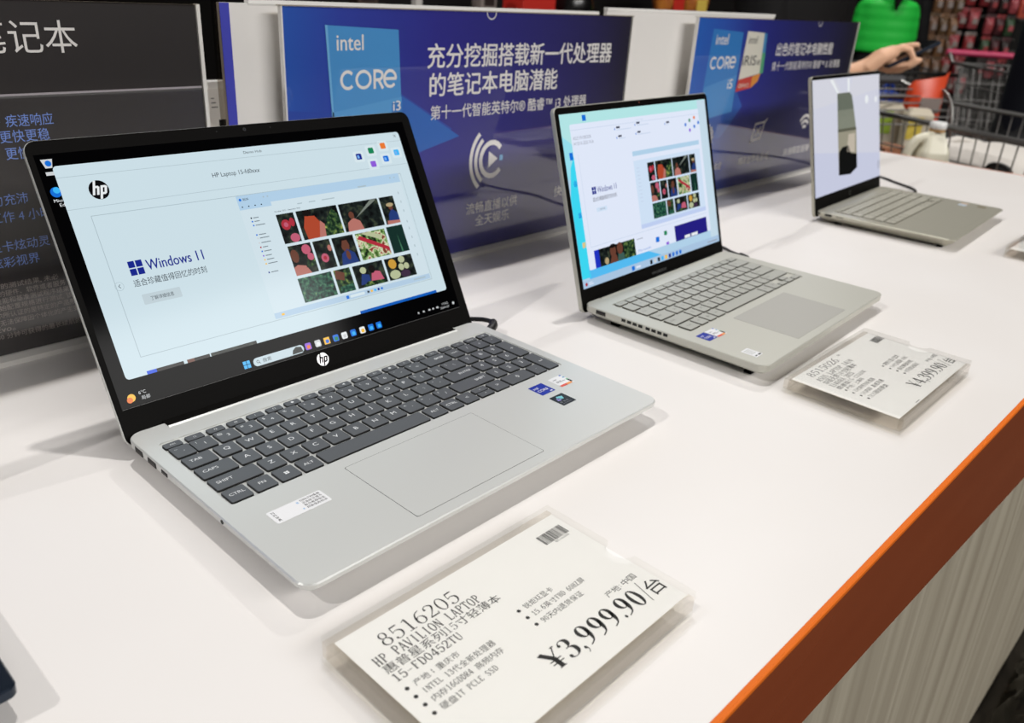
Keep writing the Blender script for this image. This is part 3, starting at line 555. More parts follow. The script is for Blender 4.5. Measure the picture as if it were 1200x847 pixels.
for k, s in enumerate(('\u626b\u7801\u8bc6\u522b\u60e0\u666e', '\u6b63\u54c1\u9a8c\u8bc1\u5b98\u65b9', '\u552e\u540e\u5ba2\u670d\u7535\u8bdd', '\u987e\u5ba2\u670d\u52a1\u70ed\u7ebf')): q.text(s, 46.5, 74.8-3.1*k, 15.5, 2.3, ink, 2)
q.rect(43.6, 66, 44.8, 67.6, mat('pale blue mark', (170, 196, 226), .5), 2); q.rect(43.6, 74, 45.2, 76, mat('pale blue mark', (170, 196, 226), .5), 2); q.build('sticker', L1, 'long white service sticker with small lettering')

# ---- second laptop
L2, p = laptop('laptop', 'open warm silver laptop with grey keys and turquoise desktop, in the middle of the row', (.4962, -.0303), .0256, .3251, .2210, .0195, .2968, .2169, silver2,
               key_rows_compact(24.6, 303, 196.8, 97.0, 9.6, 14), (22.5, 96.0, 304.5, 197.6), (95.2, 10, 224.3, 85), (6.7, 19.4, 317.0, 208.8), (29.4, 294.5, 217.4), (.0120, .0125), key_top=key2, kside=key2s, leg=leg2, bezel=(1.0, 1.0), lid_r=.007, tmat=mat('touchpad grey', (172, 170, 163), .45, .1), edge=mat('touchpad rim', (140, 138, 130), .5))
g2w = glow('window white blue', (223, 231, 248)); g2line = glow('window rule two', (196, 210, 232)); g2soft = glow('window soft blue', (206, 224, 244))
bgd = [glow('wallpaper mint', (178, 228, 228)), glow('wallpaper aqua', (150, 222, 236)), glow('wallpaper bright cyan', (60, 214, 240)), glow('wallpaper sky', (84, 186, 240)), glow('wallpaper pale', (176, 208, 232))]
p.poly([(6.7, 19.4), (317, 19.4), (317, 208.8), (6.7, 208.8)], bgd[4], 1); p.poly([(6.7, 140), (317, 170), (317, 208.8), (6.7, 208.8)], bgd[0], 2); p.poly([(6.7, 140), (23, 140), (23, 176), (6.7, 186)], bgd[1], 3)
p.poly([(6.7, 30), (23, 30), (23, 165), (14, 152), (6.7, 120)], bgd[2], 4); p.poly([(20, 28), (170, 28), (130, 42), (20, 42)], bgd[3], 4); p.poly([(296, 28), (317, 28), (317, 208), (296, 208)], glow('wallpaper ice', (196, 218, 232)), 3); p.rect(6.7, 19.4, 317, 28, glow('taskbar light blue', (168, 196, 224)), 5)
p.rrect(22.0, 37.6, 297, 197.4, 2, g2w, 5); p.line([(22, 191.2), (297, 191.2)], .5, g2line, 6); p.text('Demo Hub', 150, 192.6, 15, 2.2, g2line, 6)
g2t = glow('grey text two', (150, 156, 172)); g2d = glow('dark text two', (64, 66, 84))
p.text('ASUS VIVOBOOK', 25.2, 180.6, 33, 3.6, g2t, 6); p.text('14/15/16 2023 X1A', 24.6, 174.8, 37, 3.6, g2t, 6)
for x, y, wd in ((108, 186, 30), (150, 188, 26), (110, 176, 14), (150, 177.5, 28), (216, 184, 5)): p.rect(x-4, y-1, x-2.6, y+1.4, g_blue, 6); p.rect(x, y+.8, x+7, y+3, g2d, 6); p.rect(x, y-1.2, x+wd, y-.4, g2line, 6)
for x, y, m in ((261.5, 179.7, g_blue), (272.5, 184.4, g_green), (284.4, 187.2, g_orange), (294.0, 180.1, g_blue), (283.2, 176.1, g_blue), (271, 172.3, g_pur)): p.disk(x, y, 2.3, m, 6)
p.rect(134, 66, 290, 158, g2soft, 6); p.rect(134, 152.5, 290, 158, bgd[4], 7); p.rect(134, 147, 290, 152.5, g2w, 7); p.rect(134, 66, 290, 71, glow('inner bar two', (190, 206, 240)), 7)
for k in range(10): p.rect(139, 98+4.4*k, 145, 98.9+4.4*k, g2line, 7)
thumbs(p, lambda x: 162.4+(x-178.6)*.8705, lambda y: 73.6+(y-65.2)*.853, 8)
four(p, 46, 119.2, 53.6, 127.3, g_navy, 6); p.text('Windows 11', 55.8, 120, 37.8, 6.6, g_navy, 6, -.006); p.text('\u9002\u5408\u73cd\u85cf\u503c\u5f97\u56de\u5fc6\u7684\u65f6\u523b', 45.4, 111, 46.4, 4.8, g2d, 6); p.rrect(50, 99, 70, 103.6, .6, g2soft, 6); p.text('\u4e86\u89e3\u8be6\u60c5', 54, 100, 12, 2.6, g2t, 7)
p.line([(30, 62.5), (292, 62.5)], .5, g2line, 6); p.line([(30, 62.5), (30, 165)], .5, g2line, 6)
p.rect(34, 37.6, 115.5, 57.8, pic_dark, 6); p.rect(34, 37.6, 43, 57.8, glow('shirt blue', (30, 50, 190)), 7); p.rect(92, 37.6, 115.5, 57.8, pic_leaf, 7); p.disk(70, 51, 6, g_skin, 8, 7); p.disk(84, 52, 6, g_skin, 8, 7); p.poly([(62, 37.6), (78, 37.6), (76, 46), (66, 46)], g_skin, 7); p.poly([(77, 37.6), (92, 37.6), (91, 46), (80, 46)], glow('shirt green', (60, 92, 84)), 7); p.disk(56, 42, 4, g_straw, 8); p.disk(70, 57, 6, g_hair, 9, 2.4)
p.rect(207, 37.6, 288.2, 57.4, glow('panel navy', (36, 30, 128)), 6); p.rect(229, 38.2, 243, 42, g_white, 7); p.rect(246, 38.2, 262, 42, g_white, 7)
p.rrect(161.5, 44.5, 169.5, 51, 1.4, g_blue, 6); p.rrect(181.5, 50, 188.5, 55.4, 1.4, g_green, 6); p.rrect(184, 37.6, 190.5, 41, .8, g_pur, 6); p.rect(121, 55, 134, 55.8, g2t, 6); p.text('Microsoft', 121, 40.2, 28, 2.6, glow('text blue two', (110, 150, 220)), 6)
p.rrect(103, 20.8, 109, 26, 1, g_blue, 6); p.rect(112, 22, 122, 24.4, g2w, 6)
for k, m in enumerate((g_hair, g_grey, g_hair, g_cyan, g_yel, g_navy, g_blue, g_blue, g_blue)): p.rect(143+8.6*k, 20.9, 148+8.6*k, 25.8, m, 6)
p.rect(285, 22, 312, 23.4, g2t, 6); p.disk(12.5, 23.6, 2, g_red, 6); p.rect(17, 22, 26, 23, g2w, 6); p.rect(17, 24, 24, 25, g2w, 6)
p.poly([(46, 199.6), (53, 199.6), (53, 206), (46, 206)], g_blue, 5); p.disk(18.5, 134.6, 3.4, g_blue, 4); p.rect(15, 160, 21, 168, g_blue, 4); p.rect(16, 97, 21.5, 103, g_blue, 4); p.rect(15.5, 64, 21.5, 70, g_yel, 4)
p.build('screen', L2)
b = Print(p.O, p.ex, p.ey, p.n); b.text('VIVOBOOK', 144.5, 7.4, 34, 3.4, mat('bezel logo', (88, 88, 88), .4), 1); b.build('logo', L2)
b = Print(p.O, p.ex, p.ey, p.n); b.disk(162, 213.2, 1.3, port_m, 1); b.disk(162, 213.2, .9, mat('webcam shutter', (150, 50, 36), .4), 2); b.build('webcam', L2)
port(L2, 'usb_port', 189, 201.6, 13.6, 18.2, inner=gold_m)
for y in (165.2, 157.9, 150.7, 143.6, 134.3, 127.0, 119.8, 112.6): port(L2, 'vent_slot', y-2.6, y+2.6, 15.0, 18.3)
core_sticker(L2, .0195, 15.2, 69.6, 16.6); iris_sticker(L2, .0195, 33.0, 68.6, 17)
q = flat(L2, .0195); q.rrect(15, 17.6, 29, 35.2, .8, st_white, 1); q.rect(17, 19, 21, 20.6, ink, 2); q.rect(23, 18.6, 28, 20.6, ink, 2)
for k in range(5): q.rect(17, 24+2*k, 27, 24.9+2*k, mat('pale print', (186, 188, 184), .6), 2)
q.build('sticker', L2, 'small white label with grey print')

# ---- third laptop
L3, p = laptop('laptop', 'open pale gold silver laptop with a dark slab on its screen, farthest in the row', (1.1763, .0002), .0384, .3272, .2233, .0185, .2448, .2226, silver3,
               key_rows_compact(24, 306, 200, 99.5, 8.8, 15, 19), (22, 98.5, 308, 201), (97, 12, 236, 89), (2.2, 25.0, 325.4, 216.4), (28, 312, 220.4), (.0165, .0120), key_top=key3, kside=key3s, leg=leg2, bezel=(.8, .8), lid_r=.008, edge=mat('touchpad rim pale', (158, 154, 140), .4))
g3 = glow('screen lavender grey', (206, 208, 222)); p.rect(2.2, 25, 325.4, 216.4, g3, 1)
p.poly([(2.2, 25), (325.4, 25), (325.4, 70), (2.2, 100)], glow('screen lavender', (197, 201, 222)), 2)
p.poly([(2.2, 216.4), (100, 216.4), (130, 192), (165, 192), (190, 216.4), (325.4, 216.4), (325.4, 190), (2.2, 170)], glow('screen pale grey', (210, 211, 221)), 2)
p.poly([(110, 50.7), (165.7, 46.7), (200.4, 55.4), (199, 123), (109, 125), ], glow('slab middle', (150, 146, 128)), 3); p.poly([(109, 125), (199, 123), (190, 154), (179.5, 184.5), (168, 190.4), (110, 190.6)], glow('slab green grey', (128, 132, 118)), 3)
p.poly([(109, 125), (199, 123), (199, 128), (109, 130)], glow('slab shelf', (92, 92, 78)), 4); p.poly([(110, 162), (188, 161), (179.5, 184.5), (168, 190.4), (110, 190.6)], glow('slab top', (104, 110, 98)), 4)
p.poly([(110, 50.7), (165.7, 46.7), (200.4, 55.4), (200, 80), (170, 84), (158, 99), (128, 98), (112, 90)], glow('slab dark', (16, 17, 16)), 4); p.poly([(150, 88), (190, 84), (192, 118), (160, 118)], glow('slab beige', (190, 180, 164)), 4)
for k in range(8): p.line([(115+9*k, 150), (115+8.6*k, 185)], .8, glow('slab line', (88, 98, 84)), 5)
for x, y, r in ((255.5, 173.7, 5.5), (305, 171, 4)): p.disk(x, y, r*1.6, g_white, 3, r*1.4)  # lamp reflections painted as glowing white spots on the screen
p.poly([(78, 214), (92, 214), (118, 191), (110, 191)], g_white, 3); p.poly([(160, 192), (168, 192), (170, 214), (160, 214)], g_white, 3)
p.line([(319, 38), (315, 42), (315, 52), (319, 56)], 1.4, g_txt, 3); p.line([(320, 41), (320, 54)], 1.2, g_txt, 3)
p.build('screen', L3)
b = Print(p.O, p.ex, p.ey, p.n); hp_mark(b, 163, 13, 4.4, mat('badge dull', (60, 60, 58), .3, .5), black_bezel, 1); b.build('logo_badge', L3)
port(L3, 'usb_port', 194.2, 206.2, 13.4, 17.4, inner=gold_m); port(L3, 'card_slot', 175, 187, 15, 16.2, gold_m)
b = MB(); b.tube([(-.0003, .2162, .0155), (.003, .2162, .0155)], .0017, port_m); b.build('audio_jack', L3)
q = flat(L3, .0185); q.rrect(284, 56, 300, 69, .6, mat('sticker pale blue', (206, 218, 230), .25), 1); q.rect(302, 56, 312, 69, mat('sticker peach', (206, 180, 158), .4), 2); q.build('sticker', L3, 'pale blue sticker')
q = flat(L3, .0185); q.rect(296, 26, 312, 40, mat('sticker dark gold', (132, 122, 100), .4), 1); q.build('sticker', L3, 'dark gold sticker')

# ---- the laptop that only shows its corner at the left edge
navy_m = mat('dark navy metal', (34, 44, 58), .25, .6)
L4, p = laptop('laptop', 'dark navy laptop, only its front corner showing at the lower left edge of the photo', (-.1372-.326, .0362), 0, .326, .222, .0185, .33, .216, navy_m,
               key_rows_compact(24, 304, 198, 99, 9, 14), (22, 97, 306, 200), (98, 12, 228, 88), (5, 20, 321, 208), (28, 298, 219), (.0125, .0125), cr_=.005, key_top=keyd, kside=key_side, leg=legend_m)
p.rect(5, 20, 321, 208, glow('screen blue', (60, 110, 190)), 1); p.build('screen', L4)

# ------------------------------------------------------------------ charging leads
lead_m = mat('black rubber lead', (14, 14, 15), .45)
def lead(label, plug, path, r=.0017):
    t = thing('charging_cable', label, 'cable', (plug[0][0], plug[0][1], 0)); o = Vector((plug[0][0], plug[0][1], 0))
    b = MB(); b.tube([tuple(Vector(q)-o) for q in plug], [.0026, .0048, .0048, .0044], lead_m, 12); b.build('plug', t)
    b = MB(); b.tube([tuple(Vector(q)-o) for q in cat(path, 8)], r, lead_m); b.build('lead', t)
lead('black power plug and lead behind the right edge of the nearest laptop', [(.3585, .213, .011), (.369, .215, .0115), (.381, .222, .0115), (.3865, .228, .0115)], [(.3855, .226, .0115), (.387, .24, .0105), (.378, .262, .007), (.365, .29, .0025), (.36, .33, .0022), (.372, .38, .002), (.38, .43, .002)], .0026)
lead('black power plug and lead behind the middle laptop', [(.819, .165, .010), (.828, .166, .0105), (.8365, .174, .0105), (.843, .186, .010)], [(.842, .184, .0102), (.853, .2, .008), (.866, .214, .005), (.884, .238, .0025), (.89, .27, .002), (.88, .33, .002), (.87, .43, .002)], .0022)
lead('thin black lead curving out behind the farthest laptop', [(1.4985, .175, .010), (1.507, .176, .010), (1.514, .179, .010), (1.521, .182, .0095)], [(1.52, .182, .0095), (1.57, .19, .006), (1.615, .212, .003), (1.647, .256, .0025), (1.68, .303, .0022), (1.69, .37, .002), (1.66, .43, .002)], .0026)

# ------------------------------------------------------------------ price tags in clear holders
acr = clear('clear acrylic', (254, 254, 253)); acr_e = clear('acrylic edge', (250, 248, 245)); card_m = mat('price card paper', (250, 248, 246), .55, 0, .3)
def holder(label, x, y, wd, dp, rz, h=.018):
    t = thing('price_tag_holder', label, 'price tag', (x, y, 0), rz)
    b = MB(); b.slab((0, -dp, wd, 0), .0015, [(.0004, .0004), (.0008, 0), (.0036, 0), (.004, .0004)], acr, acr, n=2); b.build('base_plate', t)
    for nm, a, c in (('back_rail', (.001, -.0052, .004), (wd-.001, -.0008, h-.0042)), ('left_rail', (.0008, -dp+.001, .004), (.0052, -.0052, h-.0042)), ('front_rail', (.0052, -dp+.0008, .004), (wd-.001, -dp+.0052, h-.0042))):
        b = MB(); b.box(a, c, acr_e); b.build(nm, t)
    b = MB(); cy = -dp*.53; rr = .0105                    # top plate with the half-moon finger notch in its right edge
    outl = [(.0006, -.0006), (.0006, -dp+.0006), (wd-.0006, -dp+.0006), (wd-.0006, cy-rr)]+[(wd-.0006-rr*.95*math.sin(math.pi*k/10), cy-rr*math.cos(math.pi*k/10)) for k in range(1, 10)]+[(wd-.0006, cy+rr), (wd-.0006, -.0006)]
    b.loft([[(u, v, h-.0042) for u, v in outl], [(u, v, h) for u, v in outl]], acr); b.build('top_plate', t)
    p = Print((0, 0, h-.0047), (1, 0, 0), (0, 1, 0), (0, 0, 1), .00005)
    b = MB(); b.box((.0055, -dp+.0056, h-.0051), (wd-.002, -.0056, h-.0047), card_m); p.mb = b
    return t, p
def bars(p, x, y, wd, h, m, lay=1):
    random.seed(7); u = x
    while u < x+wd: w_ = random.choice((.25, .4, .6, .8)); p.rect(u, y, min(u+w_, x+wd), y+h, m, lay); u += w_+random.choice((.25, .35, .5))
ink2 = mat('print black', (22, 20, 20), .6); ink3 = mat('print grey', (92, 90, 92), .6)
def to(lx, ly, rz):                                       # table millimetres to holder millimetres
    c, s = math.cos(rz), math.sin(rz)
    return lambda x, y: ((x-lx)*c+(y-ly)*s, -(x-lx)*s+(y-ly)*c)
RZ = -.012
t, p = holder('clear price tag holder showing 3,999.90, in front of the nearest laptop', -.0145, -.0338, .183, .1195, RZ); f = to(-14.5, -33.8, RZ)
def at(s, x, y, wd, h, **k): q = f(x, y); p.song(s, q[0], q[1], wd, h, ink2, 1, **k)
at('8516205', 8.4, -60.4, 56.5, 11.8, T=.1, t=.045)
at('HP PAVILION LAPTOP', -2.9, -68.9, 75.5, 7.8, T=.13, t=.08)
at('\u60e0\u666e\u661f\u7cfb\u521715\u5bf8\u8f7b\u8584\u672c', -2.6, -75.6, 84.5, 6.3)
at('15-FD0452TU', -2.6, -83.3, 47, 6.6, T=.13, t=.08)
for s, x, y, wd in (('\u4ea7\u5730\uff1a\u91cd\u5e86\u5e02', 3.2, -91.4, 31), ('INTEL 13\u4ee3\u5168\u65b0\u5904\u7406\u5668', 3.4, -98.4, 50.5), ('\u5185\u5b5816GDDR4 \u9ad8\u9891\u5185\u5b58', 3.4, -105.2, 50), ('\u786c\u76d81T PCLE SSD', 3, -112.2, 39)): at(s, x, y, wd, 4.3, T=.13, t=.09)
for s, x, y, wd in (('\u9510\u70acXE\u663e\u5361', 85.6, -92.0, 24.5), ('15.6\u82f1\u5bf8FHD 60HZ\u5c4f', 85.2, -99.2, 45.5), ('90\u5929\u5185\u9000\u8d27\u4fdd\u8bc1', 85, -106.4, 35.5)): at(s, x, y, wd, 4.2, T=.13, t=.09)
for x, y in ((-1.2, -89.8), (-1.3, -96.7), (-1.3, -103.6), (-1.4, -110.5), (81.2, -90.4), (81, -97.4), (80.8, -104.4)): q = f(x, y); p.disk(q[0], q[1], 1.25, ink2, 1)
at('\u4ea7\u5730:\u4e2d\u56fd', 128.3, -118.9, 28.5, 4.6)
for s, x0, x1, y0, h in (('\u00a5', 62.6, 74, -135.0, 14), ('3', 75.2, 84.4, -135.2, 14), (',', 85, 92, -135.6, 14), ('9', 90.0, 99.4, -135.6, 14.4), ('9', 100.6, 110, -136, 14.4), ('9', 111.2, 120.6, -136.4, 14.4), ('.', 121.2, 128, -136.6, 14), ('9', 124.6, 134, -136.8, 14.4), ('0', 135.2, 144.6, -137.1, 14), ('/', 145.4, 151.4, -137, 14)):
    q = f(x0, y0); g = serif(s, .17, .045); p.polys([[(q[0]+u/.62*(x1-x0), q[1]+v*h) for u, v in e] for e in g], ink2, 1)
q = f(151.2, -137.6); p.text('\u53f0', q[0], q[1], 12.6, 12.6, ink2, 1, .004)
q = f(139, -61.5); bars(p, q[0], q[1], 22.4, 9.6, ink2); p.text('8516205', q[0]+7, q[1]-2.4, 13, 1.8, ink3, 1)
p.mb.build('price_card', t)

RZ2 = -.014
t, p = holder('clear price tag holder showing 4,399.90, in front of the middle laptop', .4985, -.0478, .1885, .1125, RZ2); f = to(498.5, -47.8, RZ2)
at('8515026', 524, -66.0, 62, 9.5, T=.1, t=.05)
at('ASUS LAPTOP 14IN', 521, -74.8, 76, 6.2, T=.13, t=.08); at('\u534e\u7855\u65e0\u754c14\u5bf8\u8f7b\u8584\u672c', 519.5, -82.0, 70, 6.4); at('X1404VA 2023', 519, -88.8, 48, 6, T=.13, t=.08); at('\u9177\u777f\u7248I5-13500H', 519.2, -94.6, 62, 5)
for k, (s, wd) in enumerate((('\u4ea7\u5730\uff1a\u4e0a\u6d77\u5e02', 36), ('13\u4ee3\u82f1\u7279\u5c14\u5904\u7406\u5668', 44), ('16G\u5185\u5b58 \u9ad8\u901f\u53cc\u901a', 48), ('512G\u56fa\u6001\u786c\u76d8', 40))): at(s, 526, -100.4-7.1*k, wd, 4.6); q = f(522.3, -99.1-7.1*k); p.disk(q[0], q[1], 1.25, ink2, 1)
for k, (s, wd) in enumerate((('\u9510\u70acXE\u663e\u5361\u663e\u793a', 36), ('14\u5bf8\u5168\u9762\u5c4f 60HZ', 40), ('\u6307\u7eb9\u89e3\u9501\u5feb\u5145', 34), ('90\u5929\u9000\u8d27\u4fdd\u8bc1', 32))): at(s, 612, -103-7.1*k, wd, 4.6); q = f(607.6, -101.7-7.1*k); p.disk(q[0], q[1], 1.25, ink2, 1)
at('\u4ea7\u5730:\u4e2d\u56fd', 656, -129.6, 27, 4.4)
for k, s in enumerate('\u00a54,399.90/'):
    x0 = 584+[0, 11.4, 20.4, 26, 36, 46, 55, 59.5, 69.5, 79.5][k]; q = f(x0, -144.4-.8*k*.4); g = serif(s, .15, .05); p.polys([[(q[0]+u/.62*9.4, q[1]+v*12.4) for u, v in e] for e in g], ink2, 1)
q = f(672.5, -148.4); p.text('\u53f0', q[0], q[1], 12, 11.5, ink2, 1, .004)
q = f(664.5, -74.5); bars(p, q[0], q[1], 20, 9, ink2); q = f(595, -61); p.text('*', q[0], q[1], 5, 3, ink2, 1); q = f(548, -154); p.rect(q[0], q[1], q[0]+9, q[1]+.7, ink3, 1)
p.mb.build('price_card', t)

t, p = holder('clear price tag holder at the right edge of the photo, below the farthest laptop', 1.222, -.060, .185, .113, -.014); f = to(1222, -60, -.014)
p.mb.build('price_card', t)

# ------------------------------------------------------------------ posters and boards standing along the table
edge_m = clear('poster acrylic edge', (224, 220, 214)); foot_m = mat('frosted acrylic foot', (226, 223, 218), .25, 0, .5); white_card = mat('white foam board', (228, 225, 221), .5)
def gloss(name, c, noise=None): return mat(name, c, .5, 0, .3, 1.0, noise, None, .015)
def ramp_x(name, stops, x0, x1, ang=(1, 0)):
    """printed colour blend running along the sheet (artwork, in the sheet's own coordinates)"""
    m = gloss(name, (30, 30, 90)); N = m.node_tree.nodes; L = m.node_tree.links
    tcn = N.new('ShaderNodeTexCoord'); s = N.new('ShaderNodeSeparateXYZ'); mr = N.new('ShaderNodeMapRange'); r = N.new('ShaderNodeValToRGB')
    L.new(tcn.outputs['Object'], s.inputs[0]); L.new(s.outputs[0], mr.inputs[0]); mr.inputs[1].default_value = x0; mr.inputs[2].default_value = x1; L.new(mr.outputs[0], r.inputs[0])
    e = r.color_ramp.elements
    while len(e) < len(stops): e.new(.5)
    for k, (q, c) in enumerate(stops): e[k].position = q; e[k].color = (*lin(c), 1)
    L.new(r.outputs[0], N['Principled BSDF'].inputs['Base Color']); return m
def poster(label, x0, x1, y, top, base_m, backing, ew=.0016):
    t = thing('poster_stand', label, 'poster', (x0, y, 0)); W = x1-x0
    b = MB(); b.box((0, .0019, .007), (W, .004, top), backing); b.build('backing_panel', t)
    for ex in (-ew, W): b = MB(); b.box((ex, -.0012, .0), (ex+ew, .0045, top+.0006), foot_m); b.build('acrylic_edge', t)
    b = MB(); b.box((-.0035, -.0012, top), (W+.0035, .0045, top+.0012), edge_m); b.build('acrylic_edge', t)
    b = MB(); P = [[(x, .004, 0), (x, .004, .007), (x, -.002, .007), (x, -.009, .0045), (x, -.0095, 0)] for x in (-.0035, W+.0035)]; b.loft(P, foot_m); b.build('foot', t)
    p = Print((-x0, .0012, 0), (1, 0, 0), (0, 0, 1), (0, -1, 0), .0001)
    p.rect(x0*1000, 7, x1*1000, top*1000, base_m, 0)
    return t, p
pw = gloss('poster white', (232, 229, 226)); pblue = gloss('poster blue text', (116, 146, 220)); pgrey = gloss('poster grey text', (150, 140, 134))
# black poster, left
t, p = poster('black notebook poster with white and blue lettering, at the left behind the nearest laptop', -.39, .2045, .457, .303, gloss('poster black', (44, 40, 40)), white_card, .0035)
p.text('\u8f7b\u8584\u7b14\u8bb0\u672c', -41, 262.4, 136, 25.8, pw, 1)
p.rect(-390, 229.2, 204.5, 231.0, gloss('poster lilac rule', (150, 142, 148)), 1)
for s, xr, y, h, n_ in (('\u2122 \u75be\u901f\u54cd\u5e94', 65.2, 204.6, 10.2, 5), ('\u66f4\u5feb\u66f4\u7a33', 60.2, 192.0, 10.2, 4), ('\u66f4\u5feb\u66f4\u5f3a\u52b2', 72, 178, 10.2, 5), ('\u6027\u80fd\u52a8\u529b\u5145\u6c9b', 34.2, 140.2, 9.8, 6), ('\u5feb\u901f\u5145\u7535\u5de5\u4f5c 4 \u5c0f\u65f6', 50.6, 125.6, 9.8, 9), ('\u72ec\u7acb\u663e\u5361\u70ab\u52a8\u7075', 45.2, 100.4, 9.6, 7), ('\u9ad8\u6e05\u70ab\u5f69\u89c6\u754c', 34.4, 86.4, 9.6, 6)):
    w_ = n_*9.7; p.text(s, xr-w_, y, w_, h, pblue, 1)
for k, (s, xr, y) in enumerate((('* \u57fa\u4e8e 2021 \u5e74 8 \u6708\u7684\u6d4b\u8bd5\u7ed3\u679c, \u672a\u5fc5', 47, 67.8), ('\u60a8\u7684\u6210\u672c\u548c\u76f8\u5173\u7684\u786c\u4ef6\u3001\u8f6f\u4ef6\u6216\u8005\u670d\u52a1', 52, 61), ('\u5de5\u4f5c\u8d1f\u8f7d\u6027\u80fd\u548c\u57fa\u51c6\u6d4b\u8bd5\u7a0b\u5e8f\u7ed3\u679c', 54, 54.6), ('\u6309\u7167\u539f\u59cb\u914d\u7f6e\u89c4\u683c\u8fdb\u884c\u6d4b\u8bd5, \u8be5', 56, 48), ('\u82f1\u7279\u5c14\u6240\u8ba4\u8bc1\u7684\u662f\u7279\u5b9a\u7684\u4ea7\u54c1\u5f62', 58, 41.4), ('\u65e0\u6cd5\u4fdd\u969c\u56e0\u4e2a\u4f53\u5316\u7684\u4ea7\u751f\u53d8', 60, 34.4), ('Evo\u3002', 4, 28.4), ('\u5145\u7535 30 \u5206\u949f\u53ef\u83b7\u5f97\u7684\u6700\u957f\u7eed\u822a\u7684', 60, 21.8))):
    w_ = sum(.55 if ord(ch) < 256 else 1 for ch in s)*5.6; p.text(s, xr-w_, y, w_, 5.4, pgrey, 1)
p.build('printed_sheet', t)
# blue poster with the i3 badge
navy2 = ramp_x('poster deep blue', [(0, (34, 84, 178)), (.12, (42, 60, 160)), (.35, (44, 42, 138)), (.7, (40, 36, 104)), (1, (30, 26, 44))], 0, .592)  # printed blues; the near-black right end is a dark reflection painted in
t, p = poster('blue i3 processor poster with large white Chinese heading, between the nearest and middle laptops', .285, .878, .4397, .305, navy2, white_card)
sky1 = gloss('poster badge blue', (72, 146, 208)); sky2 = gloss('poster badge light', (112, 178, 226)); mid1 = gloss('poster facet blue', (34, 98, 184)); mid2 = gloss('poster facet deep', (38, 70, 166))
p.poly([(285, 205), (344, 200), (437, 216), (520, 170), (470, 146), (285, 150)], mid2, 1); p.poly([(400, 200), (437, 214), (533, 160), (466, 146), (430, 170)], mid1, 2); p.poly([(285, 60), (420, 100), (470, 146), (330, 150), (285, 170)], gloss('poster violet facet', (58, 58, 166)), 1)
p.poly([(336, 288), (434, 284), (441, 160), (344, 150)], sky1, 3); p.poly([(336, 288), (339, 288), (346.5, 150), (344, 150)], sky2, 4); p.poly([(438.5, 212), (342, 200), (344, 160), (441, 165)], gloss('poster badge pale', (84, 156, 214)), 4); p.rect(424, 186, 439.4, 206, gloss('poster badge corner', (52, 122, 194)), 5)
p.text('intel', 350, 263, 35, 16, pw, 5, .012); core_word(p, 354, 222.4, 76, 20.5, pw, 5)
p.text('i3', 426, 197, 11, 11, pw, 6, .012)
p.text('\u5145\u5206\u6316\u6398\u642d\u8f7d\u65b0\u4e00\u4ee3\u5904\u7406\u5668', 478, 242, 358, 27.4, pw, 3, .016); p.text('\u7684\u7b14\u8bb0\u672c\u7535\u8111\u6f5c\u80fd', 482, 209.4, 235, 27, pw, 3, .016)
p.text('\u7b2c\u5341\u4e00\u4ee3\u667a\u80fd\u82f1\u7279\u5c14\u00ae \u9177\u777f\u2122 i3 \u5904\u7406\u5668', 484, 182.6, 302, 16.6, pw, 3, .004)
def arc(cx, cy, r, a0, a1, wd, lay=3, sy=1.0): p.line([(cx+r*math.cos(math.radians(a0+(a1-a0)*k/14)), cy+sy*r*math.sin(math.radians(a0+(a1-a0)*k/14))) for k in range(15)], wd, pw, lay)
arc(594, 125, 21, 40, 320, 6.5, 3, 1.05); arc(596, 125, 32, 128, 232, 5.5, 3, 1.05); arc(598, 125, 43, 130, 230, 5.5, 3, 1.05); p.poly([(588, 136), (588, 114), (605, 125)], pw, 3); p.rect(609, 122, 615, 129, sky2, 3)
p.text('\u6d41\u7545\u76f4\u64ad\u4ee5\u4f9b', 550, 55.6, 99, 15, pw, 3, .008); p.text('\u5168\u5929\u5a31\u4e50', 567.5, 37.6, 66.5, 15, pw, 3, .008); p.text('\u5feb\u901f\u8fde\u63a5', 729, 56, 74, 15, pw, 3, .008)
arc(582, 305, 8, 180, 360, 1.3)
p.build('printed_sheet', t)
# blue poster with the i5 badge
navy3 = ramp_x('poster deep blue two', [(0, (38, 96, 186)), (.14, (44, 82, 176)), (.3, (40, 46, 140)), (.6, (36, 36, 96)), (1, (28, 26, 36))], 0, .66)
t, p = poster('blue i5 poster with two badges, behind the middle and farthest laptops', 1.054, 1.712, .434, .307, navy3, white_card)
p.poly([(1108, 290), (1211, 285), (1215, 150), (1098, 140)], gloss('poster badge blue two', (52, 124, 196)), 1); p.poly([(1104, 196), (1212, 214), (1214, 150), (1100, 140)], gloss('poster badge pale two', (74, 140, 204)), 2); p.poly([(1054, 130), (1098, 190), (1220, 185), (1250, 158), (1189, 107), (1054, 90)], gloss('poster blue field', (48, 92, 178)), 1)
p.text('intel', 1121, 265, 41, 17, pw, 3, .01); core_word(p, 1113, 225.4, 85, 20.5, pw, 3); p.text('i5', 1183, 191, 17, 16, pw, 3, .01)
dk = gloss('poster badge ink', (40, 44, 60)); cream = gloss('poster badge cream', (226, 222, 208))
p.poly([(1227, 287), (1290, 284), (1296, 214), (1220, 205)], cream, 3); p.poly([(1290, 284), (1301, 283), (1309, 214), (1296, 214)], gloss('poster rainbow blue', (70, 140, 190)), 3); p.poly([(1293, 250), (1305, 250), (1309, 214), (1296, 214)], gloss('poster rainbow green', (84, 168, 120)), 4); p.poly([(1220, 205), (1270, 210), (1270, 189), (1215, 184)], gloss('poster rainbow red', (206, 72, 62)), 3); p.poly([(1270, 210), (1300, 214), (1294, 200), (1270, 189)], gloss('poster rainbow amber', (226, 148, 66)), 3)
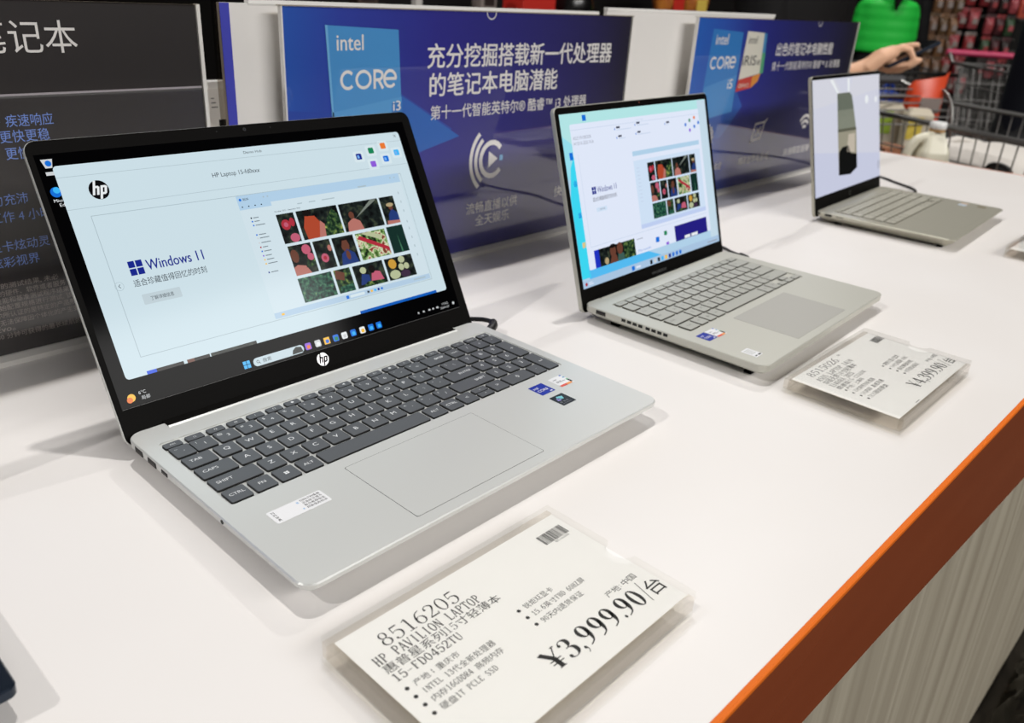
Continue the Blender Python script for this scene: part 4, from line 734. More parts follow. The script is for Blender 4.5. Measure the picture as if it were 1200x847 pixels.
p.text('intel', 1235, 266, 32, 13, dk, 4); p.text('iRIS', 1224, 229, 50, 17, dk, 4, .004); p.text('xe', 1277, 229, 14, 9, dk, 4); p.text('GRAPHICS', 1222, 191, 40, 7, cream, 4)
p.text('\u51fa\u8272\u7684\u7b14\u8bb0\u672c\u7535\u8111\u6027\u80fd', 1348, 243.6, 256, 23.4, pw, 3, .014); p.text('\u7b2c\u5341\u4e00\u4ee3\u667a\u80fd\u82f1\u7279\u5c14\u00ae \u9177\u777f\u2122 i5 \u5904\u7406\u5668', 1342, 217, 312, 16.2, pw, 3)
arc(1136, 108, 15, 0, 360, 6); arc(1136, 108, 22, -50, 60, 3)
for k in range(7): a_ = math.radians(-70+24*k); p.line([(1136+18*math.cos(a_), 108+18*math.sin(a_)), (1136+25*math.cos(a_), 108+25*math.sin(a_))], 4, pw, 3)
p.poly([(1316, 122), (1356, 124), (1356, 121), (1320, 119)], pw, 3); p.poly([(1316, 122), (1320, 122), (1311, 86), (1306, 86)], pw, 3); p.poly([(1352, 122), (1356, 122), (1346, 90), (1342, 90)], pw, 3); p.poly([(1306, 86), (1346, 92), (1346, 95), (1307, 90)], pw, 3); p.line([(1325, 112), (1340, 100)], 3, pw, 3); p.line([(1342, 114), (1322, 98)], 3, pw, 3); p.line([(1356, 123), (1364, 128)], 3, pw, 3)
for r_ in (9, 20, 31): arc(1540, 92, r_, 40, 140, 6)
for s, x, wd in (('\u7545\u5feb\u529e\u516c\u4f53\u9a8c', 1128, 80), ('\u7cbe\u5f69\u521b\u4f5c\u4e0e\u6e38\u620f', 1272, 122), ('\u5feb\u901f\u7a33\u5b9a\u8fde\u63a5', 1461, 124)): p.text(s, x, 46, wd, 15, pw, 3, .006)
arc(1520, 307, 9, 180, 360, 1.4); p.build('printed_sheet', t)
# white backs of the boards that face the other way
blue_trim = mat('blue board trim', (62, 66, 176), .4)
def board(label, x0, x1, y, top, trim):
    t = thing('display_board', label, 'sign board', (x0, y, 0)); W = x1-x0
    b = MB(); b.slab((0, 0, W, .006), .0005, [(.0, 0), (top, 0)], white_card, white_card, n=2); b.build('panel', t)
    if trim:
        b = MB(); b.box((-.0005, -.0008, 0), (.0095, -.0001, top), blue_trim); b.build('trim_strip', t, 'upright blue strip'); b = MB(); b.box((-.0055, -.001, 0), (-.0008, .006, top+.002), edge_m); b.build('clear_edge', t)
    b = MB(); P = [[(u, 0, top-.002), (u, -.0014, top), (u, -.001, top+.0035), (u, .006, top+.0035), (u, .006, top)] for u in (.03 if trim else 0, W)]; b.loft(P, mat('white plastic clip', (238, 236, 232), .35)); b.build('top_rail', t)
    b = MB(); b.box((0, -.004, 0), (W, .03, .004), foot_m); b.build('foot', t)
board('white back of a sign board with a blue left strip, behind the i3 poster', .2305, .822, .4605, .3055, True)
board('white back of a sign board between the i3 and i5 posters', .842, 1.368, .4605, .3115, False)
# white plastic bracket glimpsed between the black poster and the board
t = thing('easel_bracket', 'white plastic bracket seen through the gap right of the black poster', 'bracket', (.312, .62, 0)); wp = mat('white plastic', (226, 223, 219), .4)
b = MB()
for s in (-1, 1): b.loft([[(s*.026, y, 0), (s*.008, y, 0), (s*.0045 if s > 0 else -.008, y, .175), (s*.02, y, .205)] for y in (-.003, .003)], wp)
b.box((-.02, -.0031, .17), (.02, .0031, .206), wp); b.build('plate', t)
b = MB(); b.box((-.021, -.008, .206), (.021, .008, .214), mat('white plastic cap', (240, 238, 235), .35)); b.build('cap', t)
b = MB(); 
for k in range(3): b.box((-.016, -.0034, .194-.005*k), (-.016+.004+.002*k, -.0031, .1952-.005*k), ink3)
b.build('small_print', t); b = MB(); b.box((-.03, -.05, 0), (.03, .05, .004), wp); b.build('base', t)
# ------------------------------------------------------------------ the store behind
wall_m = mat('dark far wall', (24, 22, 21), .8, 0, .2)
b = MB(); b.box((-9, 12.9, -TZ), (16, 13, 6.4), wall_m); struct(b, 'wall_back')
b = MB(); b.box((15.9, -9, -TZ), (16, 12.9, 6.4), wall_m); struct(b, 'wall_right')
EX = Vector((.6630, -.7486, 0)); NY = Vector((.7486, .6630, 0))      # across and away, as seen when standing at the near laptop
FRZ = math.atan2(EX.y, EX.x)

# hanging packs
dark_m = mat('dark rack panel', (20, 18, 17), .7, 0, .2); hook_m = mat('rack hook', (120, 118, 114), .4, .8)
rk = thing('hanging_rack', 'dark rack hung with brown and red packs, far right behind the trolleys', 'rack', (7.354, 1.751, -TZ), FRZ)
b = MB(); b.box((-.75, .06, .1), (.85, .10, 2.0), dark_m); b.build('back_panel', rk)
b = MB(); b.box((-.8, -.35, 0), (.9, .12, .12), dark_m); b.build('base', rk)
for k in range(7):
    b = MB(); b.box((-.75, .045, .32+.24*k), (.85, .062, .345+.24*k), mat('rack rail', (58, 54, 50), .5, .3)); b.build('rail', rk)
ORD = ['first', 'second', 'third', 'fourth', 'fifth', 'sixth']
def pack(x, z, wd, h, body, top, spot, label, grp, cat_='pack'):
    o = Vector((7.354, 1.751, 0))+EX*x; t = thing('hanging_pack', label, cat_, (o.x, o.y, z), FRZ, grp)
    b = MB(); n = 7; R = []
    for k in range(n):
        v = k/(n-1); th = .004+.028*math.sin(math.pi*v)**.6; hw = wd/2*(1-.08*math.sin(math.pi*v)); R.append([(-hw, 0, h*v), (-hw*.7, -th, h*v), (hw*.7, -th, h*v), (hw, 0, h*v), (hw*.7, th, h*v), (-hw*.7, th, h*v)])
    b.loft(R, body, smooth=True); b.build('pouch', t)
    b = MB(); b.box((-wd/2, -.003, h), (wd/2, .003, h*1.22), top); b.build('header_card', t)
    b = MB(); b.box((-wd*.22, -.036, h*.28), (wd*.25, -.031, h*.6), spot); b.build('label_patch', t)
    b = MB(); b.tube([(0, -.1, h*1.12), (0, .042, h*1.1)], .004, hook_m, 6); b.build('hook', t)
br = [mat('pack brown', (134, 98, 68), .35), mat('pack tan', (122, 92, 72), .35), mat('pack umber', (104, 80, 56), .35)]
rd = [mat('pack red', (150, 52, 54), .35), mat('pack crimson', (128, 44, 48), .35), mat('pack rose', (172, 78, 84), .35)]
pwh = mat('pack white', (140, 128, 122), .4); pdk = mat('pack dark', (48, 36, 34), .4); pdr = mat('pack plum', (78, 40, 44), .4); pgn = mat('pack green', (60, 84, 58), .4)
for r, (xs_, z0, h) in enumerate((((-.33, -.25, -.17), .335, .13), ((-.335, -.255, -.175), .172, .13), ((-.33, -.245, -.165), .012, .13), ((-.315, -.235, -.165), -.14, .13))):
    for k, x in enumerate(xs_): pack(x, z0, .075, h, br[(r+k) % 3], br[(r+k+1) % 3], pwh, '%s brown pack from the left in the %s hanging row from the top' % (ORD[k], ORD[r]), 'brown packs on the rack')
for r, (xs_, z0, h) in enumerate((((-.09, .02), .40, .12), ((-.125, -.03), .235, .12), ((-.14, -.02), .062, .12), ((-.16, -.055), -.105, .12), ((-.09, .0), -.25, .12))):
    for k, x in enumerate(xs_): pack(x, z0, .085, h, rd[(r+k) % 3], pwh if r in (2, 4) else rd[(r+k+1) % 3], pwh, '%s red pack in the %s row of the red columns on the rack' % (('left', 'right')[k], ORD[r]), 'red packs on the rack')
for r, z0 in enumerate((.36, .2, .04, -.12)):
    for k, x in enumerate((.09, .17, .25)): pack(x+.01*r, z0, .07, .12, (pdr, pdk, rd[2], pdr, pgn)[(r*2+k) % 5], (pdk, pdr, rd[0])[(r+k) % 3], rd[k % 3], '%s dim pack of three in the %s row at the right side of the rack' % (ORD[k], ORD[r]), 'dim packs on the rack')
coral = mat('pack coral', (206, 92, 74), .4)
for k, (x, z0) in enumerate(((.33, .33), (.4, .36))): pack(x, z0, .075, .16, coral, pwh, rd[0], '%s coral coloured pack at the upper right end of the rack' % ('left', 'right')[k], 'coral packs on the rack')

# shelf unit across the aisle
sh = thing('shelf_unit', 'long black shelf unit across the aisle behind the sign boards', 'shelf', (2.9, 2.2, -TZ))
for k, z in enumerate((.1, .5, .86, TZ+.2-.02)):
    b = MB(); b.box((-1.6, 0, z), (1.6, .5, z+.02), dark_m); b.build('shelf_board', sh)
b = MB(); b.box((-1.6, .5, 0), (1.6, .53, 2.0), dark_m); b.build('back_panel', sh)
for x in (-1.62, 1.58): b = MB(); b.box((x, 0, 0), (x+.04, .53, 2.0), dark_m); b.build('side_panel', sh)
b = MB(); b.box((-.945, -.03, .0), (-.915, -.005, 1.6), mat('white post', (206, 202, 196), .5)); b.build('post', sh, 'white post')
red_m = mat('red carton', (206, 46, 36), .45)
t = thing('carton', 'red carton on the shelf unit, just over the top of the i3 poster', 'box', (2.70, 2.27, .2))
b = MB(); b.slab((-.105, -.05, .105, .07), .002, [(0, 0), (.2, 0)], red_m, n=2); b.build('body', t); b = MB(); b.box((-.105, -.0515, .12), (.105, -.05, .16), pwh); b.build('label_band', t)
t = thing('canister', 'round black canister on the shelf unit between the two sign boards', 'canister', (3.0, 2.3, .2)); blk = mat('glossy black plastic', (14, 13, 13), .25)
b = MB(); b.lathe([(.09, 0), (.11, .01), (.115, .06), (.1, .13), (.06, .16)], blk, n=24); b.build('body', t); b = MB(); b.lathe([(.03, .16), (.035, .165), (.03, .19)], mat('silver cap', (150, 150, 150), .3, .8)); b.build('cap', t)
yel_m = mat('snack bag amber', (206, 130, 52), .4, noise=((14, 14, 14), (168, 92, 34), .4, .6))
for k, (x, m_, lb) in enumerate(((3.83, yel_m, 'amber snack bag with a red label on the shelf unit, left of the pair'), (4.06, yel_m, 'amber snack bag with a yellow label on the shelf unit, right of the pair'))):
    t = thing('snack_bag', lb, 'snack bag', (x, 2.3, .2), 0, 'amber snack bags on the shelf unit'); b = MB(); R = []
    for j in range(9): v = j/8; th = .006+.05*math.sin(math.pi*v)**.7; hw = .105; R.append([(-hw, 0, .26*v), (-hw*.75, -th, .26*v), (hw*.75, -th, .26*v), (hw, 0, .26*v), (hw*.75, th, .26*v), (-hw*.75, th, .26*v)])
    b.loft(R, m_, smooth=True); b.build('pouch', t); b = MB(); b.slab((-.05, -.062, .05, -.058), .001, [(.05, 0), (.14, 0)], red_m if k == 0 else mat('bag label yellow', (232, 200, 90), .4), n=2); b.build('label_patch', t)
for k, (x, m_, lb) in enumerate(((2.42, pwh, 'white packet on the shelf unit, left of the red carton'), (1.8, mat('dull brown packet', (70, 52, 42), .5), 'dull brown packet at the left end of the shelf unit'))):
    t = thing('packet', lb, 'packet', (x, 2.28, .2)); b = MB(); b.slab((-.045, -.03, .045, .03), .006, [(0, .004), (.004, 0), (.15, 0), (.17, .02)], m_, n=3); b.build('body', t); b = MB(); b.box((-.03, -.0315, .05), (.03, -.0302, .11), pdk); b.build('label_patch', t)

# trolleys
wire_m = mat('trolley wire', (150, 148, 145), .35, .8); rim_m = mat('trolley rim', (104, 103, 101), .4, .7); rub = mat('black rubber', (18, 18, 18), .6)
def trolley(label, x, y, rz, L, W, zr, zb_, handle_m, seat=True):
    t = thing('shopping_trolley', label, 'shopping cart', (x, y, -TZ), rz); zr += TZ; zb_ += TZ; i = .05
    top = [(0, 0), (L, 0), (L, W), (0, W)]; bot = [(.12, i), (L-.06, i), (L-.06, W-i), (.12, W-i)]
    def q(k, u, v): a, c = top[k], top[(k+1) % 4]; e, f_ = bot[k], bot[(k+1) % 4]; X = [a[d]+(c[d]-a[d])*u for d in (0, 1)]; Y_ = [e[d]+(f_[d]-e[d])*u for d in (0, 1)]; return (Y_[0]+(X[0]-Y_[0])*v, Y_[1]+(X[1]-Y_[1])*v, zb_+(zr-zb_)*v)
    b = MB()
    for k in range(4):
        n = 22 if k % 2 == 0 else 13
        for j in range(1, n): b.tube([q(k, j/n, 0), q(k, j/n, 1)], .0022, wire_m, 5)
        for v in (.12, .35, .58, .78): b.tube([q(k, 0, v), q(k, 1, v)], .0028, wire_m, 5)
    for j in range(14): b.tube([(.12+(L-.18)*j/13, i, zb_), (.12+(L-.18)*j/13, W-i, zb_)], .0025, wire_m, 5)
    for j in range(8): b.tube([(.12, i+(W-2*i)*j/7, zb_), (L-.06, i+(W-2*i)*j/7, zb_)], .0025, wire_m, 5)
    b.build('wire_basket', t)
    b = MB(); b.tube([(p_[0], p_[1], zr) for p_ in top]+[(0, 0, zr)], .0075, rim_m, 8); b.build('rim', t)
    for yy, y2 in ((0, .02), (W, W-.02)): b = MB(); b.tube([(0, yy, zr), (-.05, yy, zr+.03), (-.11, y2, zr+.05)], .009, wire_m); b.build('handle_arm', t)
    b = MB(); b.tube([(-.11, 0, zr+.05), (-.11, W, zr+.05)], .016, handle_m, 12); b.build('handle', t)
    if seat:
        b = MB()
        for yy in (.06, W-.06): b.tube(cat([(.24, yy, zr-.18), (.2, yy, zr-.02), (.16, yy, zr+.035), (.1, yy, zr+.045), (.03, yy, zr+.01)], 5), .005, wire_m, 6)
        for j in range(6): b.tube([(.1+.025*j, .06, zr+.04-.02*j), (.1+.025*j, W-.06, zr+.04-.02*j)], .003, wire_m, 5)
        b.build('child_seat', t)
    b = MB()
    for yy in (.04, W-.04): b.tube([(.02, yy, zr-.02), (.1, yy, .5), (.05, yy, .2), (L-.05, yy, .14)], .011, rim_m)
    b.tube([(.06, .04, .2), (.06, W-.04, .2)], .01, rim_m); b.build('frame', t)
    for xx in (.08, L-.08):
        for yy in (.04, W-.04):
            b = MB(); b.tube([(xx, yy-.014, .06), (xx, yy+.014, .06)], .06, rub, 18); b.build('wheel', t)
            b = MB(); b.box((xx-.012, yy-.018, .06), (xx+.012, yy+.018, .16), rim_m); b.build('caster_fork', t)
    return t
grey_h = mat('grey trolley handle', (70, 70, 72), .45); pink_h = mat('pink trolley handle', (196, 60, 100), .4)
ua = math.atan2(-.9025, -.4307)
trolley('nearest grey wire trolley at the right end of the table, holding a white sack', 2.664, .96, ua, .95, .56, .045, -.36, grey_h)
CX = Vector((math.cos(ua), math.sin(ua), 0)); CY = Vector((-math.sin(ua), math.cos(ua), 0)); CO = Vector((2.664, .96, 0))
trolley('empty wire trolley with a pink handle, in front of the dark rack', 4.98, 1.16, FRZ-math.pi/2, .7, .5, .087, -.35, pink_h, False)
trolley('wire trolley behind the nearest one, under the hanging packs', 3.51, 1.29, FRZ, .62, .5, .088, -.34, grey_h, False)
# what lies in the trolley
def inc(a, c): p_ = CO+CX*a+CY*c; return (p_.x, p_.y)
sack_m = mat('white woven sack', (222, 216, 208), .6, bump=(60, .3, .01))
x, y = inc(.59, .31); t = thing('sack', 'large white sack lying in the nearest trolley', 'sack', (x, y, -.357), ua)
b = MB(); b.slab((-.19, -.19, .2, .19), .08, [(0, .03), (.04, 0), (.18, -.005), (.28, .01), (.325, .06), (.333, .12)], sack_m, n=6); o = b.build('body', t); o.data.polygons.foreach_set('use_smooth', [True]*len(o.data.polygons))
b = MB(); b.tube([(-.17, -.1, .31), (-.18, 0, .325), (-.17, .1, .31)], .012, sack_m); b.build('seam', t)
x, y = inc(.79, .05); t = thing('carry_bag', 'small black bag in the nearest trolley, in front of the white sack', 'bag', (x, y, -.357), ua); bk = mat('black nylon', (14, 14, 15), .55)
b = MB(); b.ball((0, 0, .16), (.07, .02, .17), bk); b.build('body', t); b = MB(); b.tube(cat([(-.05, 0, .27), (-.03, 0, .32), (.03, 0, .32), (.05, 0, .27)], 5), .006, bk); b.build('handle', t)
or_m = mat('orange bag film', (226, 78, 40), .35)
x, y = inc(.1, .43); t = thing('snack_bag', 'orange bag sticking up out of the nearest trolley', 'snack bag', (x, y, -.357), FRZ+.2)
b = MB(); R = []
for j in range(10): v = j/9; th = .006+.05*math.sin(math.pi*v)**.7; hw = .055+.02*v; dx = .03*v; R.append([(-hw+dx, 0, .47*v-.02*v), (-hw*.7+dx, -th, .47*v), (hw*.7+dx, -th, .47*v+.02*v), (hw+dx, 0, .48*v+.03*v), (hw*.7+dx, th, .47*v), (-hw*.7+dx, th, .47*v)])
b.loft(R, or_m, smooth=True); b.build('pouch', t); b = MB(); b.slab((-.02, -.055, .06, -.05), .001, [(.37, 0), (.42, 0)], pwh, n=2); b.build('label_patch', t)
cr_m = mat('cream packet', (206, 196, 176), .45); lime = mat('lime packet', (160, 190, 60), .4); ylw = mat('yellow packet', (220, 196, 80), .4)
for k, (a, c, wd, h, m_, m2, lb) in enumerate(((.11, .3, .05, .38, cr_m, lime, 'cream packet with a lime corner in the nearest trolley, left of the pair'), (.19, .36, .045, .37, cr_m, ylw, 'cream packet with a yellow edge in the nearest trolley, right of the pair'))):
    x, y = inc(a, c); t = thing('packet', lb, 'packet', (x, y, -.357), FRZ, 'packets in the nearest trolley'); b = MB(); b.slab((-wd, -.03, wd, .03), .008, [(0, .004), (.004, 0), (h, 0), (h+.02, .015)], m_, n=3); b.build('body', t); b = MB(); b.box((-wd*.9, -.0315, h*.78), (wd*.2, -.0302, h*.98), m2); b.build('label_patch', t)
kraft = mat('brown cardboard', (150, 96, 64), .7)
x, y = inc(.31, .12); t = thing('carton', 'brown cardboard carton in the nearest trolley behind the milk jug', 'box', (x, y, -.357), ua+.1)
b = MB(); b.slab((-.05, -.06, .05, .06), .002, [(0, 0), (.29, 0)], kraft, n=2); b.build('body', t); b = MB(); b.box((-.05, -.015, .29), (.05, .02, .2906), mat('parcel tape', (186, 150, 110), .35)); b.build('tape', t)
t = thing('carry_bag', 'blue bag in the trolley under the hanging packs', 'bag', (4.02, 1.14, -.337), FRZ); bb = mat('blue plastic bag', (30, 70, 170), .4)
b = MB(); b.ball((0, 0, .16), (.12, .08, .17), bb); b.build('body', t); b = MB(); b.tube(cat([(-.03, 0, .28), (-.02, 0, .34), (.02, 0, .34), (.03, 0, .28)], 5), .008, bb); b.build('handle', t)
t = thing('carton', 'plain brown carton standing on the floor under the milk jug', 'box', (2.262, .395, -TZ), FRZ)
b = MB(); b.slab((-.1, -.09, .1, .09), .002, [(0, 0), (TZ-.165, 0)], kraft, n=2); b.build('body', t); b = MB(); b.box((-.1, -.02, TZ-.165), (.1, .02, TZ-.1645), mat('parcel tape', (186, 150, 110), .35)); b.build('tape', t)
milk = mat('milk jug plastic', (232, 228, 206), .35); capm = mat('white cap', (236, 236, 234), .35); lidm = mat('tan collar', (190, 150, 96), .5)
t = thing('milk_jug', 'cream milk jug with white cap and side handle, beside the nearest trolley', 'milk jug', (2.29, .385, -.164), FRZ)
b = MB(); b.slab((-.045, -.04, .045, .04), .024, [(0, .006), (.008, 0), (.115, 0), (.15, .004), (.172, .014), (.19, .022), (.196, .025), (.206, .025)], milk, n=6)
b.tube(cat([(-.018, 0, .19), (-.05, 0, .178), (-.066, 0, .145), (-.066, 0, .1), (-.058, 0, .06), (-.038, 0, .045)], 6), [.013]*31, milk, 12); o = b.build('body', t); remesh(o, .0035, 3)
b = MB(); b.lathe([(.0205, .204), (.0205, .212)], lidm, n=24); b.build('collar', t); b = MB(); b.lathe([(.021, .212), (.022, .215), (.022, .227), (.018, .230)], capm, n=24); b.build('cap', t)

# clear film left on the floor by the skirt
t = thing('plastic_film', 'crumpled clear plastic film on the floor by the skirt, lower right corner of the photo', 'plastic film', (1.50, -.325, -TZ)); film = clear('clear film', (214, 212, 206), 1.2)
random.seed(11); b = MB(); G = 12; hgt = [[.012+.11*abs(math.sin(i*1.1+.4*j))*math.sin(math.pi*i/(G-1))*math.sin(math.pi*j/(G-1))*random.uniform(.5, 1) for j in range(G)] for i in range(G)]
b.loft([[(-.16+.32*i/(G-1)+.01*math.sin(j*2), -.06+.12*j/(G-1)+.005*math.sin(i*3), hgt[i][j]) for j in range(G)] for i in range(G)], film, False, False, True, False)
b.loft([[(-.16+.32*i/(G-1), -.06+.12*j/(G-1), .001) for j in range(G)] for i in range(G)], film, False, False, True, False); b.build('sheet', t)

# people
skin = mat('skin', (238, 188, 154), .5, 0, .4); skin2 = mat('skin paler', (214, 170, 140), .5); hairm = mat('black hair', (16, 13, 12), .45)
def loft_body(b, rings, m, n=22):
    b.loft([[(cx+rx*math.cos(2*math.pi*i/n), cy+ry*math.sin(2*math.pi*i/n), z) for i in range(n)] for z, rx, ry, cx, cy in rings], m, smooth=True)
def hand(b, w_, d, nrm, m, curl=.5, s=1.0, side=1):
    """palm, four bent fingers of different lengths and a thumb; d = finger direction, nrm = back of the hand"""
    w_ = Vector(w_); d = Vector(d).normalized(); nrm = Vector(nrm); nrm = (nrm-d*nrm.dot(d)).normalized(); a = d.cross(nrm)*side
    for k, (off_, r_) in enumerate(((-.024, .012), (-.009, .0135), (.007, .0135), (.023, .012))): b.tube([w_+a*off_*.5*s, w_+d*.045*s+a*off_*s, w_+d*.085*s+a*off_*s], [r_*1.25*s, r_*1.2*s, r_*.95*s], m, 10)
    for off_, L_ in ((-.027, .066), (-.0095, .078), (.009, .08), (.026, .072)):
        p_ = w_+d*.086*s+a*off_*s; pts = [p_-d*.02*s, p_]; ang = 0
        for j, f_ in enumerate((.45, .32, .23)):
            ang += curl*(.55+.25*j); p_ = p_+(d*math.cos(ang)-nrm*math.sin(ang))*L_*f_*s; pts.append(p_)
        b.tube(pts, [.0095*s, .0095*s, .0085*s, .008*s, .0065*s], m, 8)
    p0 = w_+d*.02*s+a*.02*s; b.tube([p0, p0+d*.03*s+a*.026*s-nrm*.008*s, p0+d*.058*s+a*.036*s-nrm*.016*s, p0+d*.08*s+a*.036*s-nrm*.02*s], [.014*s, .012*s, .0095*s, .007*s], m, 8)
def person(label, x, y, rz, H, coat, coat_z, rx, pants, skn, quilt=0.0, arms=None, hair_len=.12, hands=None, voxel=.007, tail=False):
    t = thing('person', label, 'person', (x, y, -TZ), rz); k = H/1.7
    sh_ = .18*k; A = arms or [[(s*sh_, .0, 1.38*k), (s*.225*k, .03, 1.10*k), (s*.225*k, -.06, .86*k)] for s in (-1, 1)]
    b = MB(); hz = H-.12*k
    b.ball((0, -.02*k, hz), (.076*k, .094*k, .118*k), skn, 20); b.ball((0, -.055*k, hz-.06*k), (.052*k, .05*k, .058*k), skn, 14)
    b.tube([(0, -.10*k, hz+.012*k), (0, -.122*k, hz-.022*k), (0, -.105*k, hz-.03*k)], [.01*k, .014*k, .01*k], skn); b.tube([(-.022*k, -.101*k, hz-.06*k), (0, -.106*k, hz-.06*k), (.022*k, -.101*k, hz-.06*k)], .008*k, skn)
    for s in (-1, 1): b.ball((s*.078*k, -.01*k, hz-.01*k), (.012*k, .022*k, .034*k), skn, 10)
    b.tube([(0, .0, hz-.05*k), (0, .012*k, 1.36*k)], [.055*k, .06*k], skn, 14)
    loft_body(b, [(1.42*k, .09*k, .07*k, 0, .01), (1.36*k, .16*k, .09*k, 0, .01), (1.2*k, .165*k, .11*k, 0, 0), (1.02*k, .14*k, .095*k, 0, 0), (.9*k, .165*k, .115*k, 0, 0), (.8*k, .15*k, .11*k, 0, 0)], skn)
    for s in (-1, 1): b.tube([(s*.085*k, 0, .86*k), (s*.095*k, 0, .48*k), (s*.1*k, .02*k, .08*k), (s*.105*k, -.08*k, .045*k)], [.085*k, .056*k, .04*k, .035*k], skn, 12)
    for j, arm in enumerate(A):
        b.tube(arm, [.05*k, .04*k, .027*k], skn, 12)
        if hands and hands[j]: hands[j](b, skn)
        else:
            w_ = Vector(arm[2]); d = (w_-Vector(arm[1])).normalized(); hand(b, w_, d, (-1 if j == 0 else 1, 0, 0), skn, .35, k, 1 if j == 0 else -1)
    o = b.build('body', t); remesh(o, voxel, 3)
    b = MB()
    for s in (-1, 1): b.ball((s*.03*k, -.106*k, hz+.012*k), (.011*k, .007*k, .006*k), mat('eye white', (226, 222, 216), .3), 10); b.ball((s*.03*k, -.1105*k, hz+.012*k), (.005*k, .004*k, .005*k), mat('iris', (30, 20, 16), .2), 8)
    b.build('eyes', t)
    b = MB()                                             # hair cap, back and sides
    R = []
    for j in range(9):
        a = math.pi*.5*j/8; R.append([(.086*k*math.cos(a)*math.cos(q)*1.0, (-.012+.106*math.cos(a)*math.sin(q)*(1 if math.sin(q) > 0 else .86))*k, hz+(.035+.098*math.sin(a))*k) for q in [2*math.pi*i/20 for i in range(20)]])
    b.loft(R, hairm, True, True, True)
    loft_body(b, [(hz+.04*k, .084*k, .075*k, 0, .028*k), (hz-.04*k, .086*k, .07*k, 0, .035*k), (hz-hair_len*k, .07*k, .05*k, 0, .045*k), (hz-hair_len*1.25*k, .03*k, .03*k, 0, .05*k)], hairm)
    if tail: b.tube([(0, .1*k, hz+.05*k), (0, .16*k, hz-.04*k), (0, .165*k, hz-.13*k), (0, .16*k, hz-.20*k)], [.03*k, .042*k, .03*k, .006*k], hairm, 12)
    b.build('hair', t)
    b = MB(); z0, z1 = coat_z; R = []; n = 26              # coat: torso and sleeves
    for j in range(n+1):
        v = j/n; z = z0+(z1-z0)*v; f_ = 1-.40*max(0, (v-.86)/.14)**2; qz = 1+quilt*abs(math.sin(v*math.pi*5)); R.append((z, rx*f_*qz*(1.02-.05*v), rx*.66*f_*qz, 0, .005))
    loft_body(b, R, coat, 30)
    loft_body(b, [(z1-.03*k, .085*k, .08*k, 0, .01), (z1+.035*k, .072*k, .072*k, 0, .012)], coat)
    for arm in A:
        P_ = [Vector(a_) for a_ in arm]; b.tube([(P_[0].x*.35, 0, P_[0].z-.03*k), tuple(P_[0])], [.095*k, .078*k], coat, 14); b.ball(tuple(P_[0]), .08*k, coat, 14); m1 = [P_[0].lerp(P_[1], u) for u in (0, .2, .4, .6, .8)]+[P_[1].lerp(P_[2], u) for u in (0, .2, .4, .6, .8, .97)]
        rr = [.075*k, .078*k, .072*k, .07*k, .066*k, .064*k, .06*k, .057*k, .054*k, .05*k, .046*k]; b.tube(m1, [r_*(1+quilt*1.2*(j % 2)) for j, r_ in enumerate(rr)], coat, 14)
    o = b.build('coat', t); remesh(o, .011, 4 if not quilt else 2)
    b = MB(); loft_body(b, [(1.14*k, .168*k, .118*k, 0, 0), (.98*k, .165*k, .12*k, 0, 0), (.86*k, .175*k, .125*k, 0, 0), (.78*k, .165*k, .12*k, 0, 0)], pants)
    for s in (-1, 1): b.tube([(s*.088*k, 0, .84*k), (s*.096*k, -.005, .48*k), (s*.1*k, .015*k, .09*k)], [.098*k, .072*k, .06*k], pants, 14)
    o = b.build('trousers', t); remesh(o, .011, 3)
    for s in (-1, 1):
        b = MB(); b.ball((s*.102*k, -.04*k, .045*k), (.048*k, .135*k, .042*k), rub, 14); b.box((s*.102*k-.045*k, -.165*k, 0), (s*.102*k+.045*k, .085*k, .018*k), rub); b.build('shoe', t)
    return t
gcoat = mat('green puffer fabric', (38, 200, 68), .5, 0, .3); bcoat = mat('black coat fabric', (15, 14, 15), .7, 0, .2); ncoat = mat('navy coat fabric', (16, 17, 26), .75, 0, .2); dpants = mat('black trousers', (14, 14, 16), .8)
person('person in a bright green puffer jacket seen from behind, facing the hanging rack', 5.74, 1.86, FRZ+math.pi-.05, 1.60, gcoat, (1.04, 1.37), .19, dpants, skin, .035, hair_len=.12, tail=True, arms=[[(s*.13, .0, 1.29), (s*.165, .0, 1.15), (s*.11, -.15, 1.12)] for s in (-1, 1)])
person('person in a long black coat standing just right of the green jacket', 6.30, 2.02, FRZ+math.pi+.2, 1.72, bcoat, (.62, 1.44), .2, dpants, skin)
person('person in a dark navy coat, one elbow out, at the photo right edge', 3.90, .50, FRZ+.9, 1.74, ncoat, (.84, 1.46), .175, dpants, skin2, arms=[[(-.18, 0, 1.40), (-.27, -.02, 1.17), (-.10, -.22, 1.12)], [(.18, 0, 1.40), (.25, .02, 1.14), (.14, -.2, 1.02)]])
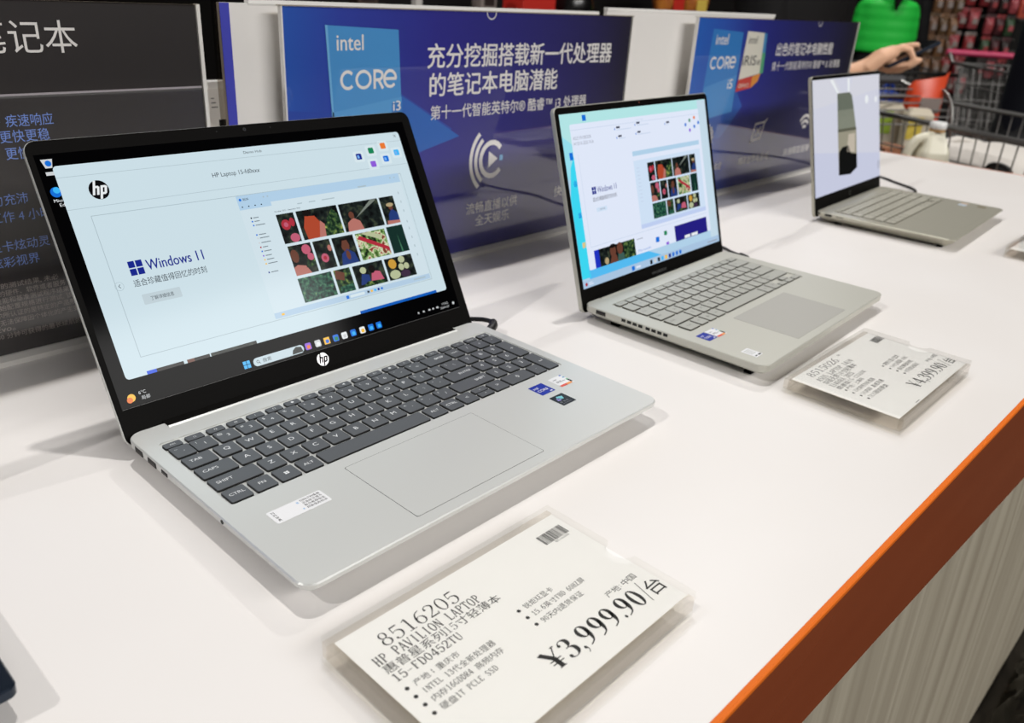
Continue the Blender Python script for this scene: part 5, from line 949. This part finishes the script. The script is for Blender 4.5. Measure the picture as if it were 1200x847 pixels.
# the person with the phone: the hand is posed around the phone's edge
HO = Vector((2.314, .573, 0)); PX, PY, PR = 2.29, .875, -.25
def wl(v):                                               # store position -> that person's own axes
    X, Y_, Z = v; q_ = HO+EX*X+NY*Y_; dx, dy = q_.x-PX, q_.y-PY; c, s = math.cos(PR), math.sin(PR); return (dx*c+dy*s, -dx*s+dy*c, Z+TZ)
def phone_hand(b, m):
    T_ = lambda pts, r_: b.tube([wl(p_) for p_ in pts], r_, m, 10)
    T_([(-.12, .02, .155), (-.075, .004, .172), (-.045, .0, .186)], [.027, .025, .026])
    for y_, zz in ((-.02, .008), (-.004, .012), (.012, .008), (.026, .0)): T_([(-.055, y_*.6, .18), (-.018, y_, .208+zz), (.018, y_, .224+zz)], [.02, .0185, .0135])
    T_([(.0, -.02, .225), (.024, -.024, .242), (.046, -.032, .238), (.056, -.034, .222), (.062, -.03, .212)], [.013, .0115, .0095, .0085, .0075])    # index
    T_([(.0, -.006, .205), (.03, -.018, .196), (.052, -.03, .2), (.066, -.032, .212), (.07, -.03, .219)], [.014, .011, .0095, .0085, .007])      # middle
    T_([(-.004, .012, .196), (.03, .0, .184), (.06, -.02, .196), (.078, -.03, .212), (.082, -.03, .219)], [.014, .011, .0095, .0085, .007])      # ring
    T_([(-.012, .026, .19), (.02, .02, .178), (.048, .002, .182), (.062, -.012, .196)], [.013, .0105, .009, .007])                                     # little
    T_([(-.03, .03, .2), (.012, .038, .224), (.05, .03, .24), (.07, .016, .2465), (.085, .006, .252)], [.017, .014, .0115, .0105, .0075])              # thumb on top
wr = wl((-.085, .01, .168)); el = wl((-.30, .06, .07)); shd = (-.17, -.01, 1.38)
rel = (.17, .0, 1.38)
person('person in a black coat holding a phone, behind the right end of the i5 poster', PX, PY, PR, 1.70, bcoat, (.66, 1.43), .2, dpants, skin, arms=[[shd, el, wr], [rel, (.24, .03, 1.12), (.22, -.06, .88)]], hands=[phone_hand, None], voxel=.0045)
pa = math.atan2(.0735, .131); t = thing('smartphone', 'dark smartphone held up in the hand at the right end of the i5 poster', 'phone', (0, 0, 0))
t.location = (*(HO+EX*.0615+NY*.004).to_2d(), .2262+TZ); t.rotation_euler = Matrix((( EX.x*math.cos(pa), NY.x, -EX.x*math.sin(pa)), (EX.y*math.cos(pa), NY.y, -EX.y*math.sin(pa)), (math.sin(pa), 0, math.cos(pa)))).to_euler()
b = MB(); b.slab((-.075, -.036, .075, .036), .009, [(-.0042, .0012), (-.003, 0), (.003, 0), (.0042, .0012)], mat('phone body', (30, 40, 56), .3, .3), n=4); b.build('body', t)
b = MB(); b.slab((-.072, -.033, .072, .033), .007, [(.0041, 0), (.0046, .0004)], mat('phone glass', (6, 8, 12), .08), n=4); b.build('screen', t)
b = MB(); b.slab((.045, -.03, .07, -.005), .006, [(-.006, 0), (-.004, 0)], mat('phone body', (30, 40, 56), .3, .3), n=4); b.build('camera_bump', t)
